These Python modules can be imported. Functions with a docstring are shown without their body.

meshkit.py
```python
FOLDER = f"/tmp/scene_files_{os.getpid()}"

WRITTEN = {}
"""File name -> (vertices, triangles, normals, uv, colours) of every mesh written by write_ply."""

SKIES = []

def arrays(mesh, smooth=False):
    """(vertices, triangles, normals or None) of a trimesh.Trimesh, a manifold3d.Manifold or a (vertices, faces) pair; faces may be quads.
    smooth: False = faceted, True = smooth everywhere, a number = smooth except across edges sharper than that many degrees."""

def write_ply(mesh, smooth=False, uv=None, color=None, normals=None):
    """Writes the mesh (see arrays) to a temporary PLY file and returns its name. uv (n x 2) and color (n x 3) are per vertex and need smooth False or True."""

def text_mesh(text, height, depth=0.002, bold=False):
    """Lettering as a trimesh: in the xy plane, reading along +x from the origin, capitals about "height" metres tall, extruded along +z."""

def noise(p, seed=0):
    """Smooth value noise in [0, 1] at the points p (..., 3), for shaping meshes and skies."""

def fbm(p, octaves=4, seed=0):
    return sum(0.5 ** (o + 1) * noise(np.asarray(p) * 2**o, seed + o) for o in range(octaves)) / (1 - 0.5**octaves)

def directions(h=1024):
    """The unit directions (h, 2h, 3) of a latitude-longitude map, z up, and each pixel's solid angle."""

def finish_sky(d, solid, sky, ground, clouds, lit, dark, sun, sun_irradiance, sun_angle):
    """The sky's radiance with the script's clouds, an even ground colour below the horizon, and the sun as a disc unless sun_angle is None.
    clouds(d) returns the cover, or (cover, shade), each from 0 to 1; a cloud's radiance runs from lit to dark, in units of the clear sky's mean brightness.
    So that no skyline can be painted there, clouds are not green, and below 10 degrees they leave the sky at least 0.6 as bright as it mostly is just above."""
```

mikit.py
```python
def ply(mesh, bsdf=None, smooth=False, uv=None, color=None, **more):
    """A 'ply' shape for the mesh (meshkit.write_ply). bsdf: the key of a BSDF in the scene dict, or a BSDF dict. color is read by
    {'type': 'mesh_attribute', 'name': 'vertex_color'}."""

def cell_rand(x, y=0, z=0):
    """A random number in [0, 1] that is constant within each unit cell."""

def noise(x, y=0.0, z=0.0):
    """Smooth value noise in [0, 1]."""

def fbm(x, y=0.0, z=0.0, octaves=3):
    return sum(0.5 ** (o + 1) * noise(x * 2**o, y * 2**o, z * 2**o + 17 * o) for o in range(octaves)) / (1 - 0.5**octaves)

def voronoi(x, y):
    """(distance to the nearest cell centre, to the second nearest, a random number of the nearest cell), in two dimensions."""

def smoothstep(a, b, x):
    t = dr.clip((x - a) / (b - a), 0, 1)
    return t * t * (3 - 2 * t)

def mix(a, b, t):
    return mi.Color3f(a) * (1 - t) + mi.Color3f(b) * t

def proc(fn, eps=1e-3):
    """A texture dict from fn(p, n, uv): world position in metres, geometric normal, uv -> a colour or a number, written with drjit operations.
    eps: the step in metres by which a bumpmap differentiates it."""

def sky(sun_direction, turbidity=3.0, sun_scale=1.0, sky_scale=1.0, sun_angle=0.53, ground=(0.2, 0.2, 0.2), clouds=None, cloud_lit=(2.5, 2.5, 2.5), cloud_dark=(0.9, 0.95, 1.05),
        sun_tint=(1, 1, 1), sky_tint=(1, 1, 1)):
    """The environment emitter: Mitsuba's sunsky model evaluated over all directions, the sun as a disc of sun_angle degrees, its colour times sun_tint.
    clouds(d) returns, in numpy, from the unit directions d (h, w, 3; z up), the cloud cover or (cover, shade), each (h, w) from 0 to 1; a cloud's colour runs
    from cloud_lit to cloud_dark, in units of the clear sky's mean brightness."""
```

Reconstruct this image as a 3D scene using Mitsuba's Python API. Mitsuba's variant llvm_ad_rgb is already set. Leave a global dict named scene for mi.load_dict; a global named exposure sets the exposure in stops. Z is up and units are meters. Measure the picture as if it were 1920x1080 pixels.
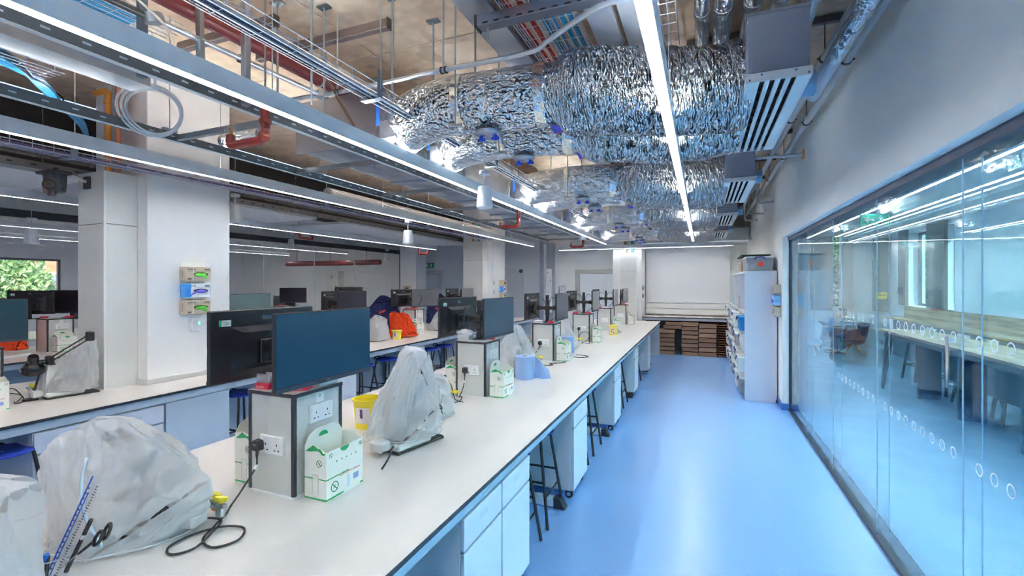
import math, random
import numpy as np
import trimesh
import drjit as dr
import mitsuba as mi
import mikit, meshkit
from meshkit import text_mesh, fbm, noise

T = mi.ScalarTransform4f
rng = random.Random(11)
scene, labels = {}, {}

# ---------------------------------------------------------------- camera, sky, exposure, the long lights
YAW = math.atan(356 / 870.0)
scene['camera'] = {
    'type': 'perspective', 'fov': math.degrees(2 * math.atan(960 / 870.0)), 'fov_axis': 'x',
    'principal_point_offset_x': 0.0, 'principal_point_offset_y': 9 / 1080.0,
    'near_clip': 0.05, 'far_clip': 300.0,
    'to_world': T().look_at(origin=[0, 0, 1.9], target=[-math.sin(YAW), math.cos(YAW), 1.9], up=[0, 0, 1]),
}
exposure = 1.3
LAMP = 23.0
UPLIGHT = 44.0
scene['sky'] = mikit.sky([0.6, -0.35, 0.75], turbidity=4.0, sun_scale=5.0, sky_scale=7.0, ground=(0.3, 0.32, 0.3))


def emitter(level, tint=(1.0, 0.985, 0.965)):
    return {'type': 'area', 'radiance': {'type': 'rgb', 'value': [level * t for t in tint]}}


# ---------------------------------------------------------------- mesh helpers: a mesh is (vertices, triangles)
def cat(*ms):
    v, f, n = [], [], 0
    for m in ms:
        v.append(m[0]); f.append(m[1] + n); n += len(m[0])
    return np.vstack(v), np.vstack(f)


_BF = np.array([[0, 1, 3], [0, 3, 2], [4, 6, 7], [4, 7, 5], [0, 4, 5], [0, 5, 1], [2, 3, 7], [2, 7, 6], [0, 2, 6], [0, 6, 4], [1, 5, 7], [1, 7, 3]])
_SG = np.array([[x, y, z] for x in (0, 1) for y in (0, 1) for z in (0, 1)], float)


def _chamfer_topology():
    pts = []
    for c in _SG * 2 - 1:
        for k in range(3):
            p = c * 0.8
            p[k] = c[k]
            pts.append(p)
    h = trimesh.convex.convex_hull(np.array(pts), repair=True)
    d = ((h.vertices[:, None] - np.array(pts)[None]) ** 2).sum(-1).argmin(1)
    return d[h.faces]


_CF = _chamfer_topology()


def bx(x0, x1, y0, y1, z0, z1, b=0.0):
    lo, hi = np.array([x0, y0, z0], float), np.array([x1, y1, z1], float)
    lo, hi = np.minimum(lo, hi), np.maximum(lo, hi)
    if b <= 0:
        return lo + _SG * (hi - lo), _BF
    b = min(b, 0.45 * (hi - lo).min())
    pts = []
    for s in _SG:
        c = lo + s * (hi - lo)
        inn = np.where(s > 0, c - b, c + b)
        for k in range(3):
            p = inn.copy()
            p[k] = c[k]
            pts.append(p)
    return np.array(pts), _CF


def cb(cx, cy, cz, sx, sy, sz, b=0.0):
    return bx(cx - sx / 2, cx + sx / 2, cy - sy / 2, cy + sy / 2, cz - sz / 2, cz + sz / 2, b)


def xf(m, M):
    M = np.asarray(M, float)
    v = m[0] @ M[:3, :3].T + M[:3, 3]
    f = m[1][:, ::-1] if np.linalg.det(M[:3, :3]) < 0 else m[1]
    return v, f


def mv(m, x=0, y=0, z=0):
    return m[0] + np.array([x, y, z], float), m[1]


def rot(axis, deg):
    return trimesh.transformations.rotation_matrix(math.radians(deg), axis)


def PM(x, y, z, rz=0.0, s=1.0):
    M = rot([0, 0, 1], rz)
    M[:3, :3] *= s
    M[:3, 3] = (x, y, z)
    return M


def spl(p, k=6):
    p = np.asarray(p, float)
    q = np.vstack([2 * p[0] - p[1], p, 2 * p[-1] - p[-2]])
    out = []
    for i in range(1, len(q) - 2):
        for t in np.arange(k) / k:
            a, b, c, d = q[i - 1], q[i], q[i + 1], q[i + 2]
            out.append(0.5 * ((2 * b) + (c - a) * t + (2 * a - 5 * b + 4 * c - d) * t * t + (3 * b - a - 3 * c + d) * t ** 3))
    out.append(p[-1])
    return np.array(out)


def tube(path, r, n=8, caps=True, frames=False):
    p = np.asarray(path, float)
    r = np.broadcast_to(np.asarray(r, float), len(p))
    t = np.gradient(p, axis=0)
    t /= np.linalg.norm(t, axis=1, keepdims=True) + 1e-12
    ref = np.array([0, 0, 1.0]) if abs(t[0][2]) < 0.9 else np.array([1.0, 0, 0])
    u = np.cross(ref, t[0]); u /= np.linalg.norm(u)
    us = []
    for k in range(len(p)):
        u = u - t[k] * (u @ t[k]); u /= np.linalg.norm(u) + 1e-12
        us.append(u)
    us = np.array(us); ws = np.cross(t, us)
    a = np.arange(n) / n * 2 * np.pi
    v = p[:, None] + r[:, None, None] * (np.cos(a)[None, :, None] * us[:, None] + np.sin(a)[None, :, None] * ws[:, None])
    i = np.arange(n); j = (i + 1) % n
    f = []
    for k in range(len(p) - 1):
        A, B = k * n, (k + 1) * n
        f.append(np.stack([A + i, A + j, B + j], 1)); f.append(np.stack([A + i, B + j, B + i], 1))
    v = v.reshape(-1, 3)
    if caps:
        c0, c1 = len(v), len(v) + 1
        v = np.vstack([v, p[:1], p[-1:]])
        f.append(np.stack([i * 0 + c0, j, i], 1)); L = (len(p) - 1) * n
        f.append(np.stack([i * 0 + c1, L + i, L + j], 1))
    if frames:
        return (v, np.vstack(f)), p, us, ws
    return v, np.vstack(f)


def rod(a, b, r, n=6):
    return tube([a, b], r, n)


def lathe(prof, n=24):
    prof = np.asarray(prof, float)
    a = np.arange(n) / n * 2 * np.pi
    v = np.stack([prof[:, None, 0] * np.cos(a), prof[:, None, 0] * np.sin(a), np.repeat(prof[:, 1:2], n, 1)], -1).reshape(-1, 3)
    i = np.arange(n); j = (i + 1) % n
    f = []
    for k in range(len(prof) - 1):
        A, B = k * n, (k + 1) * n
        f.append(np.stack([A + i, A + j, B + j], 1)); f.append(np.stack([A + i, B + j, B + i], 1))
    return v, np.vstack(f)


def prism(pts, z0, z1):
    from shapely import Polygon
    m = trimesh.creation.extrude_polygon(Polygon(pts), z1 - z0, engine='earcut')
    return np.array(m.vertices) + [0, 0, z0], np.array(m.faces)


def sheet(grid):
    """A surface from a (rows, cols, 3) grid of points."""
    g = np.asarray(grid, float); a, b = g.shape[:2]
    idx = np.arange(a * b).reshape(a, b)
    q = np.stack([idx[:-1, :-1], idx[1:, :-1], idx[1:, 1:], idx[:-1, 1:]], -1).reshape(-1, 4)
    return g.reshape(-1, 3), np.vstack([q[:, [0, 1, 2]], q[:, [0, 2, 3]]])


def tm(text, h, depth=0.0008, bold=False):
    m = text_mesh(text, h, depth, bold)
    v = np.array(m.vertices); w = v[:, 0].max()
    return (v - [w / 2, h / 2, 0], np.array(m.faces))


FACE = {  # turns a flat drawing (x right, y up, z out) to face a direction
    '-y': np.array([[1, 0, 0, 0], [0, 0, -1, 0], [0, 1, 0, 0], [0, 0, 0, 1.0]]),
    '+x': np.array([[0, 0, 1, 0], [1, 0, 0, 0], [0, 1, 0, 0], [0, 0, 0, 1.0]]),
    '-x': np.array([[0, 0, -1, 0], [-1, 0, 0, 0], [0, 1, 0, 0], [0, 0, 0, 1.0]]),
    '+y': np.array([[-1, 0, 0, 0], [0, 0, 1, 0], [0, 1, 0, 0], [0, 0, 0, 1.0]]),
    '-z': np.array([[1, 0, 0, 0], [0, -1, 0, 0], [0, 0, -1, 0], [0, 0, 0, 1.0]]),
    '+z': np.eye(4)}


def on(m, face, x, y, z):
    return mv(xf(m, FACE[face]), x, y, z)


def hullm(pts):
    h = trimesh.convex.convex_hull(np.asarray(pts, float))
    return np.array(h.vertices), np.array(h.faces)


def ball(c, r, sub=2):
    s = trimesh.creation.icosphere(sub)
    return np.array(s.vertices) * np.asarray(r, float) + np.asarray(c, float), np.array(s.faces)


def ring(r0, r1, h, n=28):
    return lathe([(r0, 0), (r1, 0), (r1, h), (r0, h), (r0, 0)], n)


def disc(r, h, n=20):
    return lathe([(0.0001, 0), (r, 0), (r, h), (0.0001, h)], n)


# ---------------------------------------------------------------- materials (colours come from the vertices, in sRGB)
def lin(c):
    c = np.asarray(c, float)
    return np.where(c <= 0.04045, c / 12.92, ((c + 0.055) / 1.055) ** 2.4)


FINISH = {'matte': dict(roughness=0.75, specular=0.3), 'satin': dict(roughness=0.38, specular=0.5), 'gloss': dict(roughness=0.12, specular=0.5),
          'metal': dict(roughness=0.32, metallic=0.85), 'chrome': dict(roughness=0.12, metallic=1.0), 'cloth': dict(roughness=0.9, specular=0.15),
          'screen': dict(roughness=0.22, specular=0.5), 'leaf': dict(roughness=0.6, diff_trans=0.9)}


def finish(mat, col):
    """The key of the BSDF of this finish and this sRGB colour."""
    if mat not in FINISH:
        return mat
    c = [round(float(x) * 50) / 50 for x in col]
    key = f"{mat}_{'_'.join(f'{x:.2f}' for x in c)}".replace('.', '')
    if key not in scene:
        inner = {'type': 'principledthin' if mat == 'leaf' else 'principled', 'base_color': {'type': 'rgb', 'value': [float(x) for x in lin(c)]}, **FINISH[mat]}
        scene[key] = inner if mat == 'leaf' else {'type': 'twosided', 'b': inner}
    return key


def tex(fn, rough, **k):
    return {'type': 'twosided', 'b': {'type': 'principled', 'base_color': mikit.proc(fn), 'roughness': rough, **k}}


L3 = lambda *c: mi.Color3f(*[float(x) for x in lin(c)])
mix, sst, pn, pf = mikit.mix, mikit.smoothstep, mikit.noise, mikit.fbm


def _floor(p, n, uv):
    t = pf(p.x * 0.8, p.y * 0.8, 0.0)
    return mix(L3(.53, .72, .95), L3(.57, .75, .97), t)


scene['vinyl'] = tex(_floor, 0.27, specular=0.55)


def _conc(p, n, uv):
    t = pf(p.x * 1.6, p.y * 2.0, 1.7, 4)
    g = pf(p.x * 14.0, p.y * 18.0, 4.2, 3)
    spot = sst(0.72, 0.8, pn(p.x * 9, p.y * 9, 3.0))
    c = mix(L3(.72, .61, .51), L3(.87, .78, .68), sst(0.2, 0.8, 0.65 * t + 0.35 * g))
    return mix(c, L3(.50, .40, .33), 0.35 * spot * sst(0.4, 0.7, t))


scene['concrete'] = tex(_conc, 0.7, specular=0.2)


def _wood(p, n, uv):
    w = pf(p.x * 2.5, p.y * 2.5, p.z * 30, 3)
    return mix(L3(.42, .29, .21), L3(.68, .50, .37), sst(0.25, 0.75, w))


scene['boxwood'] = tex(_wood, 0.55, specular=0.3)


def _oak(p, n, uv):
    w = pf(p.x * 9.0, p.y * 1.2, p.z * 14.0, 3)
    return mix(L3(.56, .46, .37), L3(.74, .63, .52), sst(0.2, 0.8, w))


scene['oak'] = tex(_oak, 0.45, specular=0.4)


def _brick(p, n, uv):
    return mix(L3(.62, .38, .30), L3(.78, .55, .45), pf(p.y * 3, p.z * 9, 0.0))


scene['brickwork'] = tex(_brick, 0.8)


def _foilbump(p, n, uv):
    q = pf(p.x * 22, p.y * 30, p.z * 30, 3)
    return dr.abs(2 * q - 1)


def _ridgebump(p, n, uv):
    q = pf(p.x * 62, p.y * 13, p.z * 15, 3)
    return dr.abs(2 * q - 1)


for nm, fn in (('foil', _foilbump), ('foil_flex', _ridgebump)):
    scene[nm] = {'type': 'twosided', 'b': {'type': 'bumpmap', 'scale': 0.028, 't': mikit.proc(fn),
                 'b': {'type': 'principled', 'base_color': {'type': 'rgb', 'value': [.93, .94, .96]}, 'metallic': 1.0, 'roughness': 0.2}}}

scene['glass_cyan'] = {'type': 'thindielectric', 'int_ior': 1.5, 'specular_transmittance': {'type': 'rgb', 'value': [.60, .875, .95]}}
scene['glass_clear'] = {'type': 'thindielectric', 'int_ior': 1.5, 'specular_transmittance': {'type': 'rgb', 'value': [.95, .975, .98]}}
scene['clear_plastic'] = {'type': 'thindielectric', 'int_ior': 1.35, 'specular_transmittance': {'type': 'rgb', 'value': [.93, .96, .98]}}
scene['milky'] = {'type': 'principledthin', 'base_color': {'type': 'rgb', 'value': [.97, .98, .99]}, 'roughness': 0.15, 'spec_trans': 0.42, 'diff_trans': 0.75, 'eta': 1.35}
scene['tub_plastic'] = {'type': 'principledthin', 'base_color': {'type': 'rgb', 'value': [.90, .94, .97]}, 'roughness': 0.2, 'spec_trans': 0.55, 'diff_trans': 0.9, 'eta': 1.35}
# common colours
WHITE, WALL, GREYW, LAM, PANEL, BLACK, DARK = (.95, .95, .94), (.94, .94, .93), (.80, .82, .85), (.83, .825, .81), (.84, .85, .85), (.07, .07, .085), (.16, .17, .19)
STEEL, GALV, PLASTIC, BLUE, NAVY, ORANGE, YELLOW, GREEN = (.62, .65, .68), (.74, .78, .81), (.95, .95, .96), (.12, .22, .62), (.11, .14, .27), (.84, .28, .16), (.96, .88, .20), (.10, .52, .30)
PANELBLUE = (.78, .83, .89)
RED, PINK = (.60, .14, .10), (.86, .16, .28)

# ---------------------------------------------------------------- naming
def free(key):
    if key not in _used:
        _used.add(key)
        return key
    k = 1
    while f'{key}_{k:03d}' in _used:
        k += 1
    _used.add(f'{key}_{k:03d}')
    return f'{key}_{k:03d}'


_used = set()


def thing(name, label, category, group=None, kind=None):
    key = free(name)
    d = {'label': label, 'category': category}
    if group:
        d['group'] = group
    if kind:
        d['kind'] = kind
    labels[key] = d
    return key


def shape(key, mesh, mat, col=WHITE, sm=False, emit=None, M=None):
    if M is not None:
        mesh = xf(mesh, M)
    v, f, n = meshkit.arrays(mesh, sm)
    path = meshkit.write_ply((v, f), False, None, None, normals=n)
    d = {'type': 'ply', 'filename': path, 'face_normals': n is None, 'bsdf': {'type': 'ref', 'id': finish(mat, col)}}
    if emit is not None:
        d['emitter'] = emit
    scene[key] = d
    return key


def part(parent, name, mesh, mat='satin', col=WHITE, sm=False, M=None, label=None, emit=None, stuff=False):
    key = free(f'{parent}__{name}')
    shape(key, mesh, mat, col, sm, emit, M)
    if label or stuff:
        labels[key] = {**({'label': label} if label else {}), **({'kind': 'stuff'} if stuff else {})}
    return key


def copies(parent, name, mesh, mat, col, places, sm=False):
    """Alike parts that share one ply: the mesh moved to each place."""
    first = None
    for x, y, z in places:
        key = free(f'{parent}__{name}')
        if first is None:
            first = shape(key, mesh, mat, col, sm) and key
            base = scene[key]
        scene[key] = {**base, 'to_world': T().translate([float(x), float(y), float(z)])}


def solo(name, mesh, mat, col, label, category, group=None, kind=None, sm=False, M=None, emit=None):
    key = thing(name, label, category, group, kind)
    return shape(key, mesh, mat, col, sm, emit, M)


def struct(name, mesh, mat='matte', col=WALL, sm=False, label=None):
    key = free(name)
    labels[key] = {'kind': 'structure', **({'label': label, 'category': name.split('_')[0]} if label else {})}
    return shape(key, mesh, mat, col, sm)


def again(key, src, M):
    """One more entry that shares the ply of another."""
    d = dict(scene[src]); d['to_world'] = T(M) if not isinstance(M, list) else M
    scene[key] = d
    return key


ORD = ['nearest', 'second nearest', 'third nearest', 'fourth nearest', 'fifth nearest', 'sixth nearest', 'seventh nearest', 'eighth nearest']
BENCHNAME = ['near bench beside the aisle', 'middle bench around the columns', 'far bench by the glass partition']

# ---------------------------------------------------------------- the long linear lights
def linear_light(x, y0, y1, z, label, group='long linear ceiling lights', w=0.062, along='y', up=True, uplevel=None, level=None, hz=3.945):
    t = thing('linear_light', label, 'ceiling light', group)
    R = np.eye(4)
    if along == 'x':
        R = rot([0, 0, 1], -90); R[:3, 3] = (0, 0, 0)
    def B(dx0, dx1, a, b, z0, z1, ch=0.0):
        m = bx(dx0, dx1, a, b, z0, z1, ch)
        return mv(m, x, 0, 0) if along == 'y' else (m[0][:, [1, 0, 2]] + [0, x, 0], m[1][:, ::-1])
    part(t, 'housing', cat(B(-w / 2 + .004, w / 2 - .004, y0, y1, z + .006, z + .080), B(-w / 2, -w / 2 + .0035, y0, y1, z, z + .100, .001), B(w / 2 - .0035, w / 2, y0, y1, z, z + .100, .001)), 'satin', (.90, .92, .94))
    part(t, 'diffuser', B(-w / 2 + .012, w / 2 - .012, y0 + .01, y1 - .01, z + .001, z + .0055), 'matte', WHITE, emit=emitter(level or LAMP))
    if up:
        part(t, 'uplight_diffuser', B(-w / 2 + .010, w / 2 - .010, y0 + .01, y1 - .01, z + .0805, z + .085), 'matte', WHITE, emit=emitter(uplevel or UPLIGHT))
    for k in np.arange(y0 + .6, y1, 2.4):
        part(t, 'suspension_wire', B(-.0015, .0015, k, k + .003, z + .085, hz), 'satin', STEEL)
    return t


LZ = 2.88
linear_light(-.19, -2.4, 11.7, LZ, 'thin linear light hanging over the blue aisle in front of the foil ducts')
linear_light(-2.25, -2.4, 11.7, LZ, 'thick white linear light above the near bench, passing the pendant speakers')
linear_light(-4.19, -2.4, 11.75, LZ, 'white linear light crossing in front of the two white columns')
linear_light(-7.25, -2.4, 11.8, LZ, 'linear light above the far aisle under the white ceiling rafts', hz=2.998, up=False)
linear_light(12.70, -3.75, .72, 2.83, 'short linear light running crosswise along the end wall above the blind', along='x', up=False, level=22.0, hz=2.985)
for x, s in ((-11.8, 'nearer'), (-14.6, 'farther')):
    linear_light(x, -2.4, 13.2, 2.95, f'linear light in the room beyond the glass partition, {s} behind the glass', 'lights beyond the glass partition', hz=3.24, level=10, uplevel=5)
for x, s in ((2.5, 'nearer the glass'), (3.8, 'farther from the glass')):
    linear_light(x, -1.5, 15.5, 3.05, f'linear light in the breakout room, {s}', 'breakout room lights', up=False, hz=3.29, level=60)
# ---------------------------------------------------------------- the setting
struct('floor', bx(-9.92, 1.19, -3, 13.9, -.06, 0), 'vinyl')
struct('floor', bx(-18, -9.92, -3, 13.9, -.06, 0), 'satin', (.70, .72, .75))
def _carpet(p, n, uv):
    return mix(L3(.60, .69, .76), L3(.66, .74, .81), pf(p.x * 3, p.y * 3, 0.0))
scene['breakout_floor'] = tex(_carpet, 0.3, specular=0.5)
struct('floor', bx(1.19, 5.0, -3, 16.5, -.06, 0), 'breakout_floor')

# slab of cast panels
ceil = free('ceiling')
labels[ceil] = {'kind': 'structure'}
shape(ceil, bx(-6.6, 1.19, -3, 13.9, 3.975, 4.05), 'matte', (.35, .28, .23))
for ix in range(4):
    for iy in range(8):
        x0, y0 = 1.16 - ix * 1.94, -2.9 + iy * 2.1
        part(ceil, 'panel', bx(x0 - 1.934, x0, y0, y0 + 2.094, 3.95, 3.976), 'concrete')
struct('ceiling', bx(-18, -6.6, -3, 13.9, 3.25, 3.32), 'matte', (.78, .78, .79))
struct('ceiling', bx(1.19, 5.0, -3, 16.5, 3.3, 3.37), 'matte', (.92, .93, .94))
struct('trim_1', bx(-6.72, -6.6, -3, 13.9, 3.08, 3.94), 'matte', (.12, .11, .12), label='dark deep beam along the ceiling behind the white rafts')

# right wall with the glass front: X 1.12 to 1.32
struct('wall_right', cat(bx(1.12, 1.34, -3, 7.97, 2.585, 4.0), bx(1.12, 1.34, 7.97, 13.95, 0, 4.0)), 'matte', (.95, .95, .94))
sk = free('baseboard_right'); labels[sk] = {'kind': 'structure'}
shape(sk, cat(bx(1.108, 1.12, 7.97, 13.9, 0, .10, .003), bx(1.10, 1.215, 7.958, 7.972, 0, .10, .003)), 'satin', (.22, .42, .70))
w = free('window_1'); labels[w] = {'kind': 'structure'}
FR = (.12, .14, .20)
shape(w, cat(bx(1.19, 1.33, -3, 7.965, 2.53, 2.585, .003), bx(1.19, 1.33, -3, 7.965, 0, .028, .003), bx(1.20, 1.32, 7.958, 7.969, .02, 2.56, .002)), 'satin', FR)
joints = [-3.0, -2.03, -.77, .49, 1.75, 3.03, 4.27, 5.53, 6.79, 7.955]
for a, b in zip(joints[:-1], joints[1:]):
    for x in (1.22, 1.295):
        part(w, 'pane', sheet([[[x, a + .003, .026], [x, b - .003, .026]], [[x, a + .003, 2.532], [x, b - .003, 2.532]]]), 'glass_cyan')
for b in joints[1:-1]:
    for x in (1.22, 1.295):
        part(w, 'joint_strip', bx(x - .003, x + .003, b - .0025, b + .0025, .028, 2.53), 'satin', (.66, .78, .86))
# ring manifestation, two rows stuck on the front panes
for zz in (1.618, 1.014):
    y = .55
    while y < 5.4:
        if min(abs(y - j) for j in joints) > .045:
            part(w, 'ring_decal', on(ring(.024, .031, .0008, 20), '-x', 1.2185, y, zz), 'matte', (.96, .97, .98))
        y += .1225
part(w, 'door_handle', cat(rod((1.195, 3.13, 1.35), (1.195, 3.13, 1.62), .008), rod((1.195, 3.13, 1.37), (1.22, 3.13, 1.37), .006), rod((1.195, 3.13, 1.60), (1.22, 3.13, 1.60), .006)), 'chrome', (.9, .9, .92))

# end wall
struct('wall_back', bx(-18, 1.2, 13.9, 14.1, 0, 4.0), 'matte', WALL)
struct('wall_back', bx(-9.85, -4.68, 13.72, 13.9, 0, 3.95), 'matte', GREYW)
struct('wall_front', bx(-18, 5.1, -3.1, -3.0, 0, 4.0), 'matte', (.85, .85, .86))
struct('trim_2', bx(-3.7, 1.1, 13.0, 13.9, 2.99, 3.3), 'matte', (.90, .91, .93), label='white boxed bulkhead along the top of the end wall')
# cladding strips of the riser beside the grey wall
for x0, x1, c in ((-4.66, -4.53, (.55, .60, .66)), (-4.53, -4.44, (.85, .88, .92)), (-4.44, -4.24, (.56, .60, .65))):
    struct('trim_3', bx(x0, x1, 13.66, 13.9, 0, 3.12), 'satin', c)
# doors
def door(name, x0, x1, yf, ztop, col, frame, label):
    d = free(name); labels[d] = {'kind': 'structure', 'label': label, 'category': 'door'}
    shape(d, cat(bx(x0 - .13, x0, yf - .04, yf + .02, 0, ztop + .12, .004), bx(x1, x1 + .13, yf - .04, yf + .02, 0, ztop + .12, .004), bx(x0, x1, yf - .04, yf + .02, ztop, ztop + .12, .004)), 'satin', frame)
    return d
d = door('door_1', -3.45, -1.75, 13.9, 2.19, None, (.66, .66, .65), 'white double door in a grey frame left of the end column')
for a, b in ((-3.45, -2.61), (-2.59, -1.75)):
    lf = part(d, 'leaf', bx(a + .01, b - .01, 13.875, 13.9, .01, 2.17, .003), 'satin', (.90, .91, .94))
    part(d, 'push_plate', bx(b - .22, b - .12, 13.868, 13.8745, 1.35, 1.65, .001), 'metal', (.86, .88, .9))
d = door('door_2', -8.92, -8.32, 13.72, 2.2, None, (.62, .64, .67), 'grey exit door in a grey frame under the exit sign')
part(d, 'leaf', bx(-8.91, -8.33, 13.69, 13.72, .01, 2.19, .003), 'satin', (.72, .75, .79))
d = free('door_3'); labels[d] = {'kind': 'structure', 'label': 'flush grey riser door in the end wall right of the second column', 'category': 'door'}
shape(d, bx(-5.98, -5.22, 13.70, 13.718, .02, 2.36, .002), 'satin', (.76, .78, .81))
part(d, 'door_closer', on(disc(.055, .02), '-y', -5.30, 13.70, 2.28), 'satin', BLACK)
part(d, 'round_sign', on(disc(.045, .004), '-y', -5.83, 13.70, 1.66), 'satin', (.12, .35, .65), label='round blue sign')
d = free('door_4'); labels[d] = {'kind': 'structure', 'label': 'flush grey panel door left of the second column', 'category': 'door'}
shape(d, bx(-8.16, -7.2, 13.70, 13.718, .02, 2.45, .002), 'satin', (.77, .79, .82))

# columns: white clad shaft, boxed riser in front, skirting on the worktop, card lies on them later
def column(name, x0, x1, y0, y1, label, box=None, kick=None, zt=3.95):
    k = thing(name, label, 'column', kind='structure')
    part(k, 'shaft', bx(x0, x1, y0, y1, 0, zt, .004), 'satin', (.94, .94, .94))
    if box:
        bx0, bx1, by0, bz = box
        part(k, 'riser_casing', bx(bx0, bx1, by0, y0 - .002, 0, bz - .5, .003), 'satin', (.90, .90, .89))
        part(k, 'riser_casing', bx(bx0, bx1, by0, y0 - .002, bz - .496, bz, .003), 'satin', (.90, .90, .89))
        part(k, 'corner_trim', bx(bx1 - .012, bx1 + .003, by0 - .003, by0 + .012, .9, bz), 'satin', (.97, .97, .96))
    if kick:
        part(k, 'skirting', bx(x0 - .02, x1 + .02, y0 - .02, y1 + .02, .901, .95, .004), 'metal', (.83, .84, .85))
    return k
column('column', -5.90, -5.04, 2.86, 3.72, 'big white square column carrying three glove boxes, rising through the middle bench', (-5.62, -5.19, 2.58, 2.96), True)
column('column', -5.90, -5.04, 10.98, 11.80, 'second white square column standing at the far end of the middle bench', (-5.75, -5.19, 10.70, 2.98), True)
column('column', -2.27, -1.50, 12.88, 13.65, 'white column at the far end of the near bench beside the blind', (-2.05, -1.62, 12.76, 2.72))
column('column', -9.02, -8.42, 12.5, 13.1, 'slim white column by the end of the glass partition near the exit door', None)

# glass partition on the left, black frame
w = free('window_2'); labels[w] = {'kind': 'structure', 'label': 'black framed glass partition behind the far bench', 'category': 'glass partition'}
shape(w, cat(bx(-9.98, -9.86, -3, 13.88, 2.93, 3.05, .003), bx(-9.98, -9.86, -3, 13.88, 0, .06, .003), bx(-9.98, -9.86, 13.78, 13.88, .06, 2.93, .003)), 'satin', (.10, .11, .14))
gj = [-3.0, -1.4, .2, 1.8, 3.4, 5.0, 6.6, 8.2, 9.8, 11.4, 13.0, 13.78]
for a, b in zip(gj[:-1], gj[1:]):
    part(w, 'pane', sheet([[[-9.92, a + .003, .06], [-9.92, b - .003, .06]], [[-9.92, a + .003, 2.93], [-9.92, b - .003, 2.93]]]), 'glass_clear')
for b in gj[1:-1]:
    part(w, 'joint_strip', bx(-9.928, -9.912, b - .006, b + .006, .06, 2.93), 'satin', (.86, .88, .90))
struct('wall_upper', bx(-9.98, -9.86, -3, 13.88, 3.052, 3.25), 'matte', (.70, .71, .73))

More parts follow.
